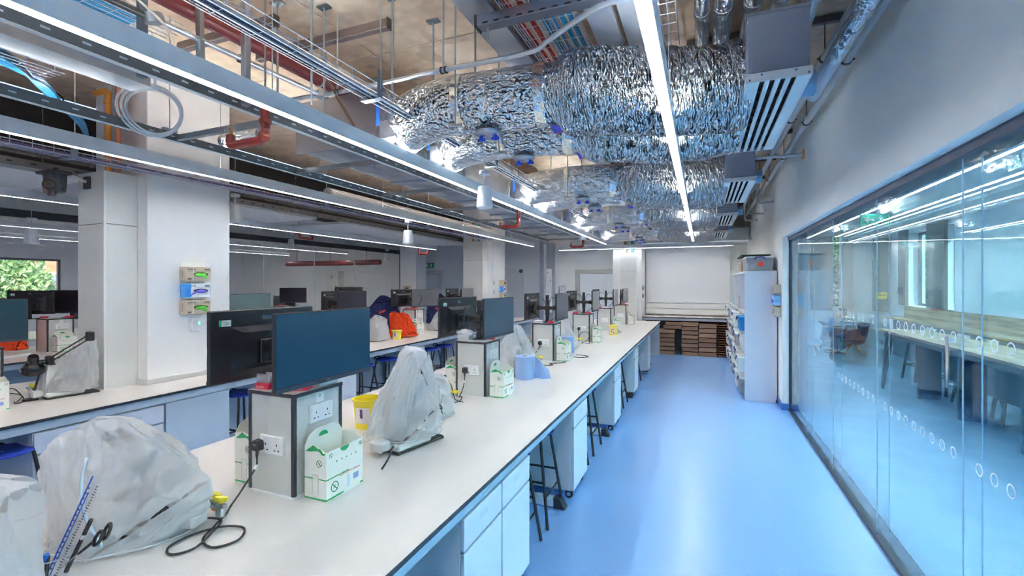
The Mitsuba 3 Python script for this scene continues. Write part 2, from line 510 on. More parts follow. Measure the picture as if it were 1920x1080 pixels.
# room beyond the partition, its outer wall has a window
struct('wall_left', cat(bx(-18.2, -18, -3.1, 3.4, 0, 3.3), bx(-18.2, -18, 7.85, 14, 0, 3.3), bx(-18.2, -18, 3.4, 7.85, 0, 1.25), bx(-18.2, -18, 3.4, 7.85, 2.62, 3.3)), 'matte', (.88, .89, .90))
w = free('window_3'); labels[w] = {'kind': 'structure', 'label': 'far window with a view of a brick house and a tree', 'category': 'window'}
shape(w, cat(*[bx(-18.12, -18.04, y - .03, y + .03, 1.25, 2.62) for y in (3.43, 4.9, 6.35, 7.82)], bx(-18.12, -18.04, 3.4, 7.85, 1.25, 1.31), bx(-18.12, -18.04, 3.4, 7.85, 2.56, 2.62)), 'satin', (.30, .32, .35))
for a, b in ((3.46, 4.87), (4.93, 6.32), (6.38, 7.79)):
    part(w, 'pane', sheet([[[-18.08, a, 1.31], [-18.08, b, 1.31]], [[-18.08, a, 2.56], [-18.08, b, 2.56]]]), 'glass_clear')

# breakout room shell: outer wall X = 5 with tall windows, end wall Y = 16.5
YW = [(12.76, 13.06), (13.92, 15.15)]
segs, y = [], -3.1
for a, b in YW:
    segs += [bx(5.0, 5.35, y, a, 0, 3.35), bx(5.0, 5.35, a, b, 0, 1.32), bx(5.0, 5.35, a, b, 3.2, 3.35)]
    y = b
segs.append(bx(5.0, 5.35, y, 16.6, 0, 3.35))
struct('wall_breakout', cat(*segs), 'matte', (.88, .92, .95))
w = free('window_4'); labels[w] = {'kind': 'structure', 'label': 'tall breakout room windows looking onto trees', 'category': 'window'}
fr = []
for a, b in YW:
    fr += [bx(5.2, 5.26, a, a + .06, 1.32, 3.2), bx(5.2, 5.26, b - .06, b, 1.32, 3.2), bx(5.2, 5.26, a, b, 1.32, 1.38), bx(5.2, 5.26, a, b, 3.14, 3.2)]
shape(w, cat(*fr), 'satin', (.28, .30, .32))
for a, b in ((12.82, 13.0), (13.98, 15.09)):
    part(w, 'pane', sheet([[[5.23, a, 1.38], [5.23, b, 1.38]], [[5.23, a, 3.14], [5.23, b, 3.14]]]), 'glass_clear')
for a, b, c in ((13.06, 13.92, (.34, .35, .36)), (15.15, 15.62, (.50, .49, .48))):
    struct('trim_4', bx(4.93, 5.0, a, b, 1.32, 3.3), 'matte', c)
struct('wall_breakout_end', cat(bx(1.34, 3.62, 16.5, 16.7, 0, 3.35), bx(3.84, 5.3, 16.5, 16.7, 0, 3.35), bx(3.62, 3.84, 16.5, 16.7, 0, 1.2)), 'matte', (.92, .93, .93))
struct('trim_5', bx(3.05, 3.6, 16.4, 16.5, 1.1, 3.2), 'matte', (.72, .63, .58))
struct('trim_5', bx(3.86, 4.12, 16.4, 16.5, 1.1, 3.2), 'matte', (.72, .65, .60))
struct('trim_5', bx(4.60, 4.98, 16.4, 16.5, 1.1, 3.2), 'matte', (.62, .60, .57))
struct('wall_breakout_side', bx(1.34, 1.44, 7.97, 16.5, 0, 3.35), 'matte', (.88, .90, .92))
# ---------------------------------------------------------------- benches
def bench(i, xr, y0, y1, label):
    xl = xr - 1.83
    k = thing('lab_bench', label, 'lab bench')
    part(k, 'worktop', bx(xl, xr, y0, y1, .876, .8985, .002), 'satin', (.10, .11, .14))
    part(k, 'laminate_top', bx(xl + .002, xr - .002, y0 + .002, y1 - .002, .8986, .9), 'satin', LAM)
    for a, b in ((xr - .05, xr - .03), (xl + .03, xl + .05)):
        n = 6
        for j in range(n):
            ya, yb = y0 + .03 + (y1 - y0 - .06) * j / n, y0 + .03 + (y1 - y0 - .06) * (j + 1) / n
            part(k, 'fascia', bx(a, b, ya + .001, yb - .001, .806, .875, .002), 'satin', PANELBLUE)
    for ya in (y0 + .03, y1 - .05):
        part(k, 'end_panel', bx(xl + .04, xr - .028, ya, ya + .025, 0, .875, .002), 'satin', (.88, .90, .92))
    for x in (xr - .62, xl + .60):
        part(k, 'back_panel', bx(x, x + .018, y0 + .06, y1 - .06, .09, .875), 'satin', (.70, .76, .80))
    part(k, 'cross_rail', bx(xl + .62, xr - .62, y0 + .06, y1 - .06, .80, .87), 'satin', PANEL)
    return k


benches = [bench(0, -1.0, -1.2, 12.78, 'long white lab bench with black edges nearest the camera, running along the blue aisle'),
           bench(1, -4.5, -1.2, 12.6, 'long white lab bench in the middle with the white columns standing in it'),
           bench(2, -8.0, -1.2, 12.3, 'long white lab bench farthest left, in front of the glass partition')]
for i, y in ((0, 3.62), (0, 5.62), (0, 7.7), (0, 1.62)):
    fr = part(benches[i], 'foot_rail', bx(-1.60, -1.15, y + .14, y + .22, .005, .075, .006), 'satin', (.90, .92, .94))
    part(fr, 'end_cap', hullm([(x, yy, z) for yy in (y + .135, y + .225) for x, z in ((-1.16, .0), (-1.06, .0), (-1.11, .085), (-1.16, .085))]), 'satin', BLACK)
for ya, yb in ((2.73, 3.34),):
    part(benches[1], 'infill_panel', bx(-4.55, -4.53, ya, yb, .02, .80, .002), 'satin', PANELBLUE)


def pedestal(xf_, y0, y1, side, label, group, castors=True):
    """A drawer over a door; the front faces +x (side = 1) at xf_."""
    k = thing('mobile_pedestal', label, 'cabinet', group)
    S = 1 if side > 0 else -1
    def B(a, b, *r):
        return bx(xf_ - S * a, xf_ - S * b, *r)
    part(k, 'body', B(.022, .50, y0, y1, .085, .795, .002), 'satin', (.86, .88, .90))
    dr = part(k, 'drawer', B(0, .02, y0 + .002, y1 - .002, .64, .79, .002), 'satin', (.90, .93, .95))
    part(dr, 'finger_rail', B(.004, .0215, y0 + .004, y1 - .004, .632, .638), 'metal', (.75, .78, .80))
    part(dr, 'label_holder', B(-.0015, .0, (y0 + y1) / 2 - .04, (y0 + y1) / 2 + .04, .715, .74), 'satin', (.84, .88, .90))
    dd = part(k, 'door', B(0, .02, y0 + .002, y1 - .002, .092, .622, .002), 'satin', (.91, .94, .96))
    part(dd, 'finger_rail', B(.004, .0215, y0 + .004, y1 - .004, .624, .630), 'metal', (.75, .78, .80))
    for y in (y0 + .06, y1 - .06):
        for dx in (.06, .44):
            c = (xf_ - S * dx, y)
            ck = part(k, 'castor', cat(mv(xf(lathe([(.001, -.011), (.034, -.011), (.036, -.004), (.036, .004), (.034, .011), (.001, .011)], 16), rot([1, 0, 0], 90)), c[0], c[1], .036), bx(c[0] - .018, c[0] + .018, c[1] - .016, c[1] + .016, .05, .086, .004)), 'satin', BLACK, sm=40)
            part(ck, 'hub', mv(xf(disc(.018, .03, 12), rot([1, 0, 0], 90)), c[0], c[1] + .015, .036), 'chrome', (.8, .82, .84))
    return k


G = 'white pedestals under the near bench'
for n, (a, b, t) in enumerate(((1.925, 2.365, 'left one of the nearest pair'), (2.378, 2.818, 'right one of the nearest pair'), (3.94, 4.44, 'second along the aisle, beside two stools'), (5.97, 6.48, 'third place along the aisle'), (7.9, 8.37, 'fourth place along the aisle'), (9.95, 10.42, 'fifth along the aisle'))):
    pedestal(-1.03, a, b, 1, f'white pedestal under the near bench, {t}', G)
G = 'pale pedestals under the middle bench'
for a, b, t in ((1.82, 2.262, 'left of the drawer unit below the white column'), (2.27, 2.712, 'below the white column'), (4.80, 5.25, 'right of the big column beside the blue stools'), (6.55, 7.0, 'between two pairs of blue stools'), (8.55, 9.0, 'far along, beyond the blue stools')):
    pedestal(-4.53, a, b, 1, f'pale drawer pedestal under the middle bench, {t}', G)


# ---------------------------------------------------------------- stools
def stool(x, y, label, group, z=.70, legs=BLACK, a=0):
    k = thing('lab_stool', label, 'stool', group)
    M = PM(x, y, 0, a)
    p = [(.17 * math.cos(t) * (1 + .12 * abs(math.cos(t))), .165 * math.sin(t) * (1 + .12 * abs(math.sin(t)))) for t in np.arange(28) / 28 * 2 * np.pi]
    pr_ = np.array(p)
    rings = [(0.90, z - .028), (1.0, z - .02), (1.0, z - .008), (.94, z), (.6, z - .006), (.05, z - .01)]
    g = np.array([[(px * s, py * s, zz) for px, py in np.vstack([pr_, pr_[:1]])] for s, zz in rings])
    part(k, 'seat', sheet(g[:, ::-1]), 'satin', BLUE, sm=50, M=M)
    lift = cat(tube(spl([(-.19, -.08, z - .01), (-.215, 0, z + .02), (-.19, .08, z - .01)], 6), .011, 8))
    part(k, 'grab_handle', lift, 'satin', BLACK, sm=40, M=M)
    for sx in (-1, 1):
        for sy in (-1, 1):
            part(k, 'leg', rod((sx * .12, sy * .12, z - .02), (sx * .21, sy * .21, 0), .0125, 8), 'satin', legs, sm=40, M=M)
    for s in (-1, 1):
        part(k, 'crossbar', rod((s * .178, -.178, .22), (s * .178, .178, .22), .009), 'satin', legs, M=M)
        part(k, 'crossbar', rod((-.162, s * .162, .33), (.162, s * .162, .33), .009), 'satin', legs, M=M)
    return k


G = 'stools under the near bench'
for y, t in ((1.35, 'one leg in view, lowest in the photo'), (3.045, 'left of the nearest pair'), (3.62, 'right of the nearest pair'), (4.585, 'left of the second pair'), (5.26, 'right of the second pair'), (6.73, 'left of the third pair'), (7.36, 'right of the third pair'), (9.13, 'beyond the fourth pedestal'), (10.98, 'farthest along')):
    stool(-1.31, y, f'black legged stool under the near bench, {t}', G)
G = 'blue stools under the middle bench'
for x, y, t in ((-4.66, 1.70, 'cut by the left photo edge behind plastic'), (-4.72, 3.62, 'below the back of the nearest big monitor'), (-4.66, 5.50, 'left of the pair by the nearest big screen'), (-4.66, 6.12, 'right of the pair by the nearest big screen'), (-4.64, 7.32, 'left of the pair by the second tower'), (-4.64, 7.84, 'right of the pair by the second tower'), (-4.64, 9.62, 'single one seen above a plastic cover, far along')):
    stool(x, y, f'blue stool under the middle bench, {t}', G)


# ---------------------------------------------------------------- socket towers
def socket(parent, face, x, y, z, two=True, w=.148, h=.088):
    s = part(parent, 'double_socket', on(cb(0, 0, .005, w, h, .012, .003), face, x, y, z), 'satin', PLASTIC)
    for sx in (-1, 1):
        part(s, 'switch', on(cb(sx * .058, .022, .012, .014, .024, .006, .001), face, x, y, z), 'gloss', (.98, .98, .98))
        holes = [cb(sx * .036, .004 - .0, .0112, .005, .010, .0012), cb(sx * .036 - .012, -.022, .0112, .009, .005, .0012), cb(sx * .036 + .012, -.022, .0112, .009, .005, .0012)]
        part(s, 'pin_slots', on(cat(*holes), face, x, y, z), 'matte', (.06, .06, .07))
    return s


def tower(xc, y0, label, group, number=None, w=.295, d=.31, hgt=.484, side=1, front=True):
    z0, z1 = .9, .9 + hgt
    k = thing('power_tower', label, 'socket tower', group)
    xa, xb, ya, yb = xc - w / 2, xc + w / 2, y0, y0 + d
    part(k, 'body', bx(xa + .004, xb - .004, ya + .004, yb - .004, z0, z1 - .016), 'satin', (.83, .83, .82))
    for x in (xa, xb - .017):
        for y in (ya, yb - .017):
            part(k, 'edge_strip', bx(x, x + .017, y, y + .017, z0 + .001, z1 - .018), 'satin', (.12, .13, .17))
    part(k, 'cap', bx(xa - .004, xb + .004, ya - .004, yb + .004, z1 - .0185, z1 - .001, .002), 'satin', (.12, .13, .17))
    part(k, 'cap_laminate', bx(xa - .002, xb + .002, ya - .002, yb + .002, z1 - .0009, z1), 'satin', LAM)
    part(k, 'sealant', cat(bx(xa - .005, xb + .005, ya - .005, ya + .004, z0, z0 + .006), bx(xb - .004, xb + .005, ya, yb, z0, z0 + .006)), 'satin', (.93, .93, .91))
    if front:
        socket(k, '-y', xc + .01, ya + .004, z0 + .233)
    socket(k, '+x', xb - .004, y0 + .165, z0 + .366)
    socket(k, '-x', xa + .004, y0 + .165, z0 + .366)
    nl = part(k, 'number_label', on(cb(0, 0, .001, .05, .055, .002), '+x', xb - .004, y0 + .16, z0 + .442), 'satin', WHITE)
    if number:
        part(nl, 'digit', on(tm(number, .014), '+x', xb - .0018, y0 + .16, z0 + .445), 'matte', BLACK)
    return k


TY = [1.605, 3.66, 5.68, 7.72, 9.71, 11.36]
G = 'socket towers on the near bench'
for i, y in enumerate(TY):
    tower(-1.895 if i < 5 else -1.83, y, ['pale socket tower nearest the camera carrying a big screen, numbered 2', 'second socket tower on the near bench, with a plug and gas taps in front', 'third socket tower on the near bench, behind the blue paper roll', 'fourth socket tower on the near bench, a black cable loop in front', 'fifth socket tower on the near bench, yellow box beside it', 'last socket tower on the near bench, in front of the end column'][i], G, '2' if i == 0 else str(i + 2))
TY2 = [1.605, 5.68, 7.735, 9.71]
G = 'socket towers on the middle bench'
for i, y in enumerate(TY2):
    tower(-5.37, y, ['socket tower cut by the left edge of the photo, with a dark screen above', 'socket tower behind the two dark monitors right of the big column', 'socket tower on the middle bench beside the orange bag and yellow tub', 'far socket tower on the middle bench in front of the second column'][i], G)
TY3 = [1.605, 3.66, 5.68, 7.735, 9.71]
G = 'socket towers on the far bench'
for i, y in enumerate(TY3):
    tower(-8.9, y, ['socket tower on the far bench, nearest the left edge of the photo', 'socket tower on the far bench with a waste carton, left of the column', 'socket tower on the far bench hidden behind the big column', 'socket tower on the far bench under the upright dark monitor', 'farthest socket tower on the far bench'][i], G, front=i != 1)


# ---------------------------------------------------------------- monitors and their stands
def monitor(x, y, z, yaw, label, group, w=.61, h=.345, logo=True, sticker=True, tone=(.07, .09, .12), stand=False):
    """Centre of the screen at x, y, z; at yaw 0 the screen faces -y."""
    k = thing('monitor', label, 'monitor', group)
    M = PM(x, y, z, yaw)
    part(k, 'housing', bx(-w / 2, w / 2, 0, .022, -h / 2, h / 2, .005), 'satin', (.06, .065, .085), M=M)
    part(k, 'back_bulge', hullm([(sx * a, yy, zz) for sx in (-1, 1) for a, yy, zz in ((.20, .022, .09), (.20, .022, -.15), (.14, .036, .06), (.14, .036, -.12))]), 'satin', (.06, .065, .085), M=M)
    part(k, 'screen', bx(-w / 2 + .006, w / 2 - .006, -.0015, .001, -h / 2 + .024, h / 2 - .006), 'screen', tone, M=M)
    part(k, 'chin', bx(-w / 2 + .002, w / 2 - .002, -.003, .002, -h / 2 + .001, -h / 2 + .022, .001), 'satin', (.14, .17, .20), M=M)
    if logo:
        part(k, 'logo', on(tm('DELL', .009, .0005), '-y', 0, -.003, -h / 2 + .0115), 'metal', (.55, .58, .62), M=M)
        part(k, 'back_logo', on(tm('DELL', .017, .0006), '+y', 0, .0222, h / 2 - .045), 'metal', (.62, .70, .78), M=M)
    if sticker:
        st = part(k, 'asset_sticker', bx(-.26, -.20, .022, .0228, h / 2 - .075, h / 2 - .045), 'satin', (.90, .93, .93), M=M @ trimesh.transformations.translation_matrix([.46, 0, 0]))
        part(st, 'green_band', bx(-.2125, -.20, .0228, .0232, h / 2 - .075, h / 2 - .045), 'satin', (.12, .62, .48), M=M @ trimesh.transformations.translation_matrix([.46, 0, 0]))
        part(st, 'print', cat(*[on(tm(s, .005, .0003), '+y', -.238, .0229, h / 2 - .056 - .009 * q) for q, s in enumerate(('JULY', '2025'))]), 'matte', (.2, .22, .22), M=M @ trimesh.transformations.translation_matrix([.46, 0, 0]))
    part(k, 'mount_plate', bx(-.06, .06, .034, .052, -.10, .02, .004), 'satin', (.05, .05, .06), M=M)
    part(k, 'vent_slots', cat(*[bx(-.12 + .02 * q, -.108 + .02 * q, .0355, .0368, -.115, -.104) for q in range(12)]), 'matte', (.02, .02, .03), M=M)
    if stand:
        part(k, 'stand_neck', bx(-.03, .03, .03, .055, -h / 2 - .06, 0, .004), 'satin', BLACK, M=M)
        part(k, 'stand_foot', bx(-.09, .09, -.04, .12, -h / 2 - .068, -h / 2 - .058, .004), 'satin', BLACK, M=M)
    return k



def stand(x, y, label, group, arms=((1, 0, .12), (-1, 0, .12)), ztop=1.745, zb=1.384, zarm=1.575):
    """A black pole with a crosspiece; arms reach (dx, dy, length) towards the screens."""
    k = thing('monitor_stand', label, 'monitor arm', group)
    part(k, 'base_plate', bx(x - .05, x + .05, y - .05, y + .05, zb + .0005, zb + .012, .003), 'satin', BLACK)
    part(k, 'pole', bx(x - .019, x + .019, y - .019, y + .019, zb + .012, ztop, .004), 'satin', (.06, .06, .07))
    part(k, 'collar', bx(x - .03, x + .03, y - .027, y + .027, zarm - .03, zarm + .03, .004), 'satin', BLACK)
    part(k, 'clamp', bx(x - .024, x + .024, y - .024, y + .024, zb + .10, zb + .16, .004), 'satin', BLACK)
    for sx, dy, ln in arms:
        ak = part(k, 'arm', cat(bx(min(x, x + sx * ln), max(x, x + sx * ln), y - .018, y + .018, zarm - .022, zarm + .022, .005)), 'satin', (.06, .06, .07))
        part(ak, 'tilt_joint', xf(lathe([(.001, -.03), (.027, -.03), (.027, .03), (.001, .03)], 14), PM(x + sx * (ln + .01), y, zarm)), 'satin', BLACK, sm=40)
        part(k, 'cable', tube(spl([(x + sx * .02, y, zarm + .03), (x + sx * .06, y - .02, zarm + .13), (x + sx * .13, y - .015, zarm + .11), (x + sx * .17, y, zarm + .01), (x + sx * .14, y - .03, zarm - .10), (x + sx * .05, y - .02, zb + .02)], 6), .004, 6), 'satin', (.03, .03, .04), sm=40)
    return k


PX = -1.885
SC = [(.07, .20, .27), (.17, .23, .27), (.22, .24, .27), (.42, .43, .44), (.50, .50, .51), (.52, .52, .52)]
G1, G2, G3 = 'screens on the near bench', 'screens on the middle bench', 'screens on the far bench'
GS = 'monitor arms on the near bench'
yaws = [((90, 0), (-90, 0)), ((88, 0), (-95, 0)), ((92, 0), (-88, 0)), ((92, 0), (-90, 0)), ((91, 0), (-90, 0)), ((86, 0), None)]
names = ['nearest', 'second', 'third', 'fourth', 'fifth', 'last']
for i, ty in enumerate(TY):
    yc = ty + (.135 if i < 5 else .10)
    px = PX if i < 5 else -1.83
    w_ = .61
    monitor(px + (.215 if i < 5 else .12), yc, 1.598, yaws[i][0][0], f'widescreen monitor on the {names[i]} tower of the near bench, its screen turned to the aisle', G1, w=w_ if i < 5 else .54, tone=SC[i])
    if yaws[i][1]:
        monitor(px - .215, yc, 1.598, yaws[i][1][0], f'{names[i]} monitor on the near bench showing its black back with a sticker', G1, w=w_, tone=(.2, .2, .22))
    stand(px, yc + .02, f'black pole monitor arm on the {names[i]} tower of the near bench', GS, arms=((1, 0, .10), (-1, 0, .10)) if i < 5 else ((1, 0, .05),))
GS = 'monitor arms on the middle bench'
for (x, y, z, yaw, t, lab) in ((-5.16, 1.735, 1.60, 90, (.09, .15, .20), 'dark screen cut by the left edge of the photo, above the orange bag'),
        (-5.55, 1.735, 1.60, -90, (.1, .1, .1), 'monitor facing away at the left edge of the photo, behind the nearest dark screen'),
        (-5.16, 4.02, 1.60, 78, (.30, .36, .35), 'greenish grey screen peeking out right of the big white column'),
        (-5.60, 5.84, 1.60, -68, (.1, .1, .1), 'black monitor back with white sticker, left one of the pair above the nearest big screen'),
        (-5.17, 5.90, 1.60, 84, (.13, .13, .16), 'dark screen, right one of the pair above the nearest big screen'),
        (-5.60, 7.86, 1.60, -106, (.1, .1, .1), 'black monitor back with white sticker behind the orange bag'),
        (-5.17, 8.02, 1.60, 60, (.34, .34, .36), 'grey screen above the red slide boxes beside the orange bag'),
        (-5.6, 9.85, 1.60, -90, (.1, .1, .1), 'small looking monitor back far along the middle bench'),
        (-5.17, 9.85, 1.60, 90, (.38, .38, .38), 'small looking grey screen far along the middle bench in front of the second column')):
    monitor(x, y, z, yaw, lab, G2, tone=t)
for y, t in ((1.76, 'at the left edge of the photo'), (5.86, 'between the pair of dark monitors'), (7.92, 'behind the orange bag'), (9.88, 'in front of the second column')):
    stand(-5.37, y, f'black pole monitor arm on the middle bench, {t}', GS, arms=((1, 0, .09), (-1, 0, .12)))
scratch = thing('monitor_stand', 'low black monitor stand on the worktop right of the big column', 'monitor arm', 'monitor arms on the middle bench')
part(scratch, 'pole', bx(-5.30, -5.26, 4.05, 4.09, .9, 1.70, .004), 'satin', BLACK)
part(scratch, 'base_plate', bx(-5.36, -5.20, 3.99, 4.15, .9, .912, .003), 'satin', BLACK)
part(scratch, 'arm', bx(-5.28, -5.20, 4.05, 4.09, 1.56, 1.60, .004), 'satin', BLACK)
for (x, y, yaw, t, lab) in ((-8.78, 3.93, 22, (.10, .09, .12), 'dark screen on a foot above red boxes, left of the big column'),
        (-9.02, 3.60, -150, (.1, .1, .1), 'monitor back with green sticker behind the dark screen left of the big column'),
        (-9.10, 1.75, -160, (.1, .1, .1), 'monitor back at the far left under the window view'),
        (-8.72, 7.98, 24, (.10, .08, .11), 'upright dark screen on a foot, seen above the nearest monitor back'),
        (-9.05, 6.05, -140, (.12, .12, .13), 'monitor back on the far bench right of the big column'),
        (-9.0, 9.95, -100, (.2, .2, .2), 'farthest monitor back on the far bench, left of the navy cover'),
        (-8.72, 9.95, 70, (.12, .12, .14), 'farthest dark screen on the far bench, above the navy cover')):
    monitor(x, y, 1.622, yaw, lab, G3, tone=t, stand=True)
# ---------------------------------------------------------------- things standing on the benches
def prohibit(r=.02):
    return cat(ring(r * .84, r, .0008, 24), xf(cb(0, 0, .0004, r * 1.75, r * .16, .0008), rot([0, 0, 1], -45)), xf(cb(0, r * .05, .0004, r * .9, r * .12, .0008), rot([0, 0, 1], 48)))


def waste_box(x, y, label, group, a=0, fine=True, z=.9):
    """Open topped carton 0.13 x 0.245, its printed wide face towards +x and a narrow face towards -y."""
    k = thing('waste_carton', label, 'waste box', group)
    M = PM(x, y, z, a)
    X, Y = .065, .1225
    C_ = (.94, .94, .90)
    part(k, 'front_panel', bx(X - .0025, X, -Y, Y, .001, .225), 'satin', C_, M=M)
    g = [(-Y, .001), (Y, .001), (Y, .245), (Y * .8, .285), (Y * .45, .305), (-Y * .45, .305), (-Y * .8, .285), (-Y, .245)]
    part(k, 'back_panel', mv(xf(prism(g, 0, .0025), FACE['+x']), -X), 'satin', C_, M=M)
    for yy in (-Y, Y - .0025):
        s = [(-X, .001), (X, .001), (X, .225), (X * .55, .236), (X * .2, .252), (-X * .25, .258), (-X, .245)]
        part(k, 'side_panel', mv(xf(prism(s, 0, .0025), FACE['-y']), 0, yy + .0025, 0), 'satin', C_, M=M)
    part(k, 'base_panel', bx(-X, X, -Y, Y, 0, .003), 'satin', C_, M=M)
    part(k, 'flap', hullm([(X - .002, -Y + .004, .224), (X - .002, Y - .004, .224), (X - .030, Y - .03, .200), (X - .030, -Y + .03, .200), (X - .0035, -Y + .004, .224), (X - .0315, Y - .03, .2), (X - .0035, Y - .004, .224), (X - .0315, -Y + .03, .2)]), 'satin', (.86, .86, .80), M=M)
    G_ = (.12, .56, .33)
    part(k, 'green_band', cat(bx(X, X + .0008, -Y, Y * .2, .098, .103), bx(X, X + .0008, -Y, -Y + .11, .004, .012), bx(X, X + .0008, Y - .02, Y, .004, .012), bx(-X, -X * .25, -Y - .0008, -Y, .098, .103), bx(X * .35, X, -Y - .0008, -Y, .098, .103), bx(-X, X, -Y - .0008, -Y, .004, .012)), 'satin', G_, M=M)
    edge = [(-.058, .222), (-.012, .254), (.0, .247), (.012, .240), (.030, .240), (.048, .222), (.058, .225), (.058, .216), (.042, .212), (.022, .228), (.006, .228), (-.03, .222)]
    part(k, 'green_edge_print', on(prism(edge, 0, .0008), '-y', 0, -Y, 0), 'satin', G_, M=M)
    half = [(.03 * math.cos(t), -.022 * math.sin(t)) for t in np.linspace(0, np.pi, 14)]
    part(k, 'green_tab_print', cat(on(prism(half, 0, .0008), '+x', X, -.005, .224), on(prism([(a_, -b_ + .0) for a_, b_ in half], 0, .0008), '+x', -X + .003, -.01, .262)), 'satin', G_, M=M)
    part(k, 'warning_symbol', cat(on(prohibit(.024), '+x', X, -.07, .055), on(prohibit(.011), '+x', X, -.095, .205), on(prohibit(.011), '+x', X, .105, .205), on(prohibit(.016), '-y', .022, -Y, .172)), 'satin', (.10, .40, .28), M=M)
    part(k, 'cut_outline', on(cat(bx(-.018, -.017, .025, .12, 0, .0006), bx(.017, .018, .025, .12, 0, .0006), bx(-.018, .018, .119, .12, 0, .0006), bx(-.012, .012, .018, .019, 0, .0006)), '-y', 0, -Y, 0), 'satin', (.65, .68, .62), M=M)
    part(k, 'picture_print', cat(on(bx(-.018, .018, -.016, .012, 0, .0006), '+x', X, .072, .058)), 'satin', (.55, .65, .82), M=M)
    if fine:
        part(k, 'red_lettering', on(tm('WASTE PLASTIC DISPOSAL', .0075, .0006), '+x', X, .03, .093), 'satin', (.80, .25, .25), M=M)
        part(k, 'green_squares', on(cat(*[bx(-.06 + .032 * q, -.053 + .032 * q, 0, .007, 0, .0006) for q in range(5)]), '+x', X, 0, .165), 'satin', G_, M=M)
        part(k, 'bottle_print', on(bx(-.008, .008, -.03, .03, 0, .0006), '+x', X, .02, .05), 'satin', (.80, .86, .93), M=M)
    return k


G = 'white and green waste cartons on the near bench'
waste_box(-1.645, 1.755, 'white and green waste carton leaning on the nearest socket tower, printed face to the aisle', G)
waste_box(-2.115, 1.76, 'waste carton half hidden behind the left side of the nearest socket tower', G)
waste_box(-1.655, 3.81, 'waste carton at the right side of the second tower, before the blue roll', G)
waste_box(-2.115, 3.83, 'waste carton behind the left side of the second tower', G)
waste_box(-1.66, 5.84, 'waste carton at the right side of the third tower', G)
waste_box(-2.115, 5.86, 'green topped waste carton peeking out left of the third tower', G, fine=False)
waste_box(-1.645, 7.88, 'waste carton between the fourth tower and the yellow box', G, fine=False)
waste_box(-1.655, 9.86, 'waste carton at the right side of the fifth tower', G, fine=False)
waste_box(-1.57, 11.5, 'waste carton at the last tower on the near bench', G, fine=False)
G = 'white and green waste cartons on the other benches'
waste_box(-5.14, 7.70, 'waste carton at the tower beside the orange bag on the middle bench', G)
waste_box(-5.14, 1.77, 'waste carton cut by the left edge of the photo on the middle bench', G)
waste_box(-8.66, 3.83, 'waste carton below the double socket on the far bench, left of the big column', G)


def gas_tap(x, y, label, group, a=0):
    k = thing('gas_tap', label, 'gas tap', group)
    M = PM(x, y, .9, a)
    part(k, 'post', lathe([(.024, 0), (.024, .006), (.0175, .008), (.0175, .062), (.013, .066), (.001, .066)], 18), 'chrome', (.80, .84, .86), sm=40, M=M)
    b = part(k, 'valve_body', cat(bx(-.055, .0, -.013, .013, .045, .072, .004), bx(.0, .03, -.010, .010, .048, .066, .003)), 'metal', (.62, .66, .68), M=M)
    z = [(.012, 0), (.013, .004), (.009, .010), (.012, .014), (.008, .021), (.011, .025), (.007, .033), (.009, .037), (.005, .047), (.001, .048)]
    part(b, 'hose_nozzle', xf(xf(lathe(z, 12), rot([0, 1, 0], -90)), M @ trimesh.transformations.translation_matrix([-.055, 0, .058])), 'metal', (.60, .63, .66), sm=40)
    part(b, 'retaining_ring', mv(xf(ring(.006, .0085, .003, 14), FACE['-y']), -.03, -.014, .052), 'chrome', (.85, .86, .87), M=M)
    for dx, dy, s in ((-.04, .012, 0), (.012, -.004, 14)):
        lv = xf(cat(hullm([(u * .026, v * .011, zz) for u, v in ((-1, -.7), (-1, .7), (0, 1.1), (1.1, .55), (1.1, -.55), (0, -1.1)) for zz in (0, .018)]), lathe([(.012, -.006), (.012, .0), (.014, .002)], 12)), PM(dx, dy, .078, s))
        part(k, 'lever', lv, 'satin', YELLOW, sm=20, M=M)
    part(k, 'valve_tag', bx(-.035, -.008, -.0145, -.0125, .036, .045), 'satin', (.90, .55, .15), M=M)
    return k


G = 'yellow handled gas taps on the near bench'
gas_tap(-1.895, 1.355, 'yellow handled gas tap in front of the nearest socket tower, among black cables', G)
gas_tap(-1.93, 3.44, 'yellow handled gas tap in front of the second socket tower', G)
gas_tap(-1.86, 5.46, 'yellow handled gas tap in front of the third socket tower', G)
gas_tap(-1.85, 7.5, 'yellow handled gas tap in front of the fourth socket tower', G)
G = 'gas taps on the middle bench'
gas_tap(-5.53, 2.21, 'gas tap left of the covered microscope by the big column', G)
gas_tap(-5.3, 7.55, 'gas tap between the orange bag and its socket tower', G)


def lead(plug, path, label, group, tag=None, r=.0042, mark=None):
    """A mains lead with its plug in a socket facing -y; the tag is a share of the path."""
    k = thing('power_lead', label, 'cable', group)
    x, y, z = plug
    pl = part(k, 'plug', hullm([(x + sx * w, y + dy, z + h) for sx in (-1, 1) for w, h, dy in ((.018, .024, 0), (.024, .006, 0), (.024, -.018, 0), (.013, -.028, 0), (.015, .020, -.032), (.019, .004, -.032), (.019, -.015, -.032), (.011, -.024, -.032))]), 'satin', (.05, .05, .06), sm=20)
    part(k, 'strain_relief', tube([(x, y - .016, z - .022), (x, y - .018, z - .055)], [.009, .006], 10), 'satin', (.06, .06, .07), sm=40)
    if mark:
        part(pl, 'lettering', on(tm(mark, .010, .0004), '-y', x, y - .0322, z + .004), 'matte', (.85, .85, .85))
    p = spl([(x, y - .018, z - .05)] + path, 7)
    part(k, 'cord', tube(p, r, 8), 'satin', (.05, .05, .06), sm=50)
    if tag:
        i = int(tag * (len(p) - 1))
        part(k, 'cord_tag', tube([p[i], p[i] * .5 + p[i + 1] * .5, p[i + 1], p[i + 2]], r + .003, 8), 'satin', (.90, .92, .92), sm=40)
    return k


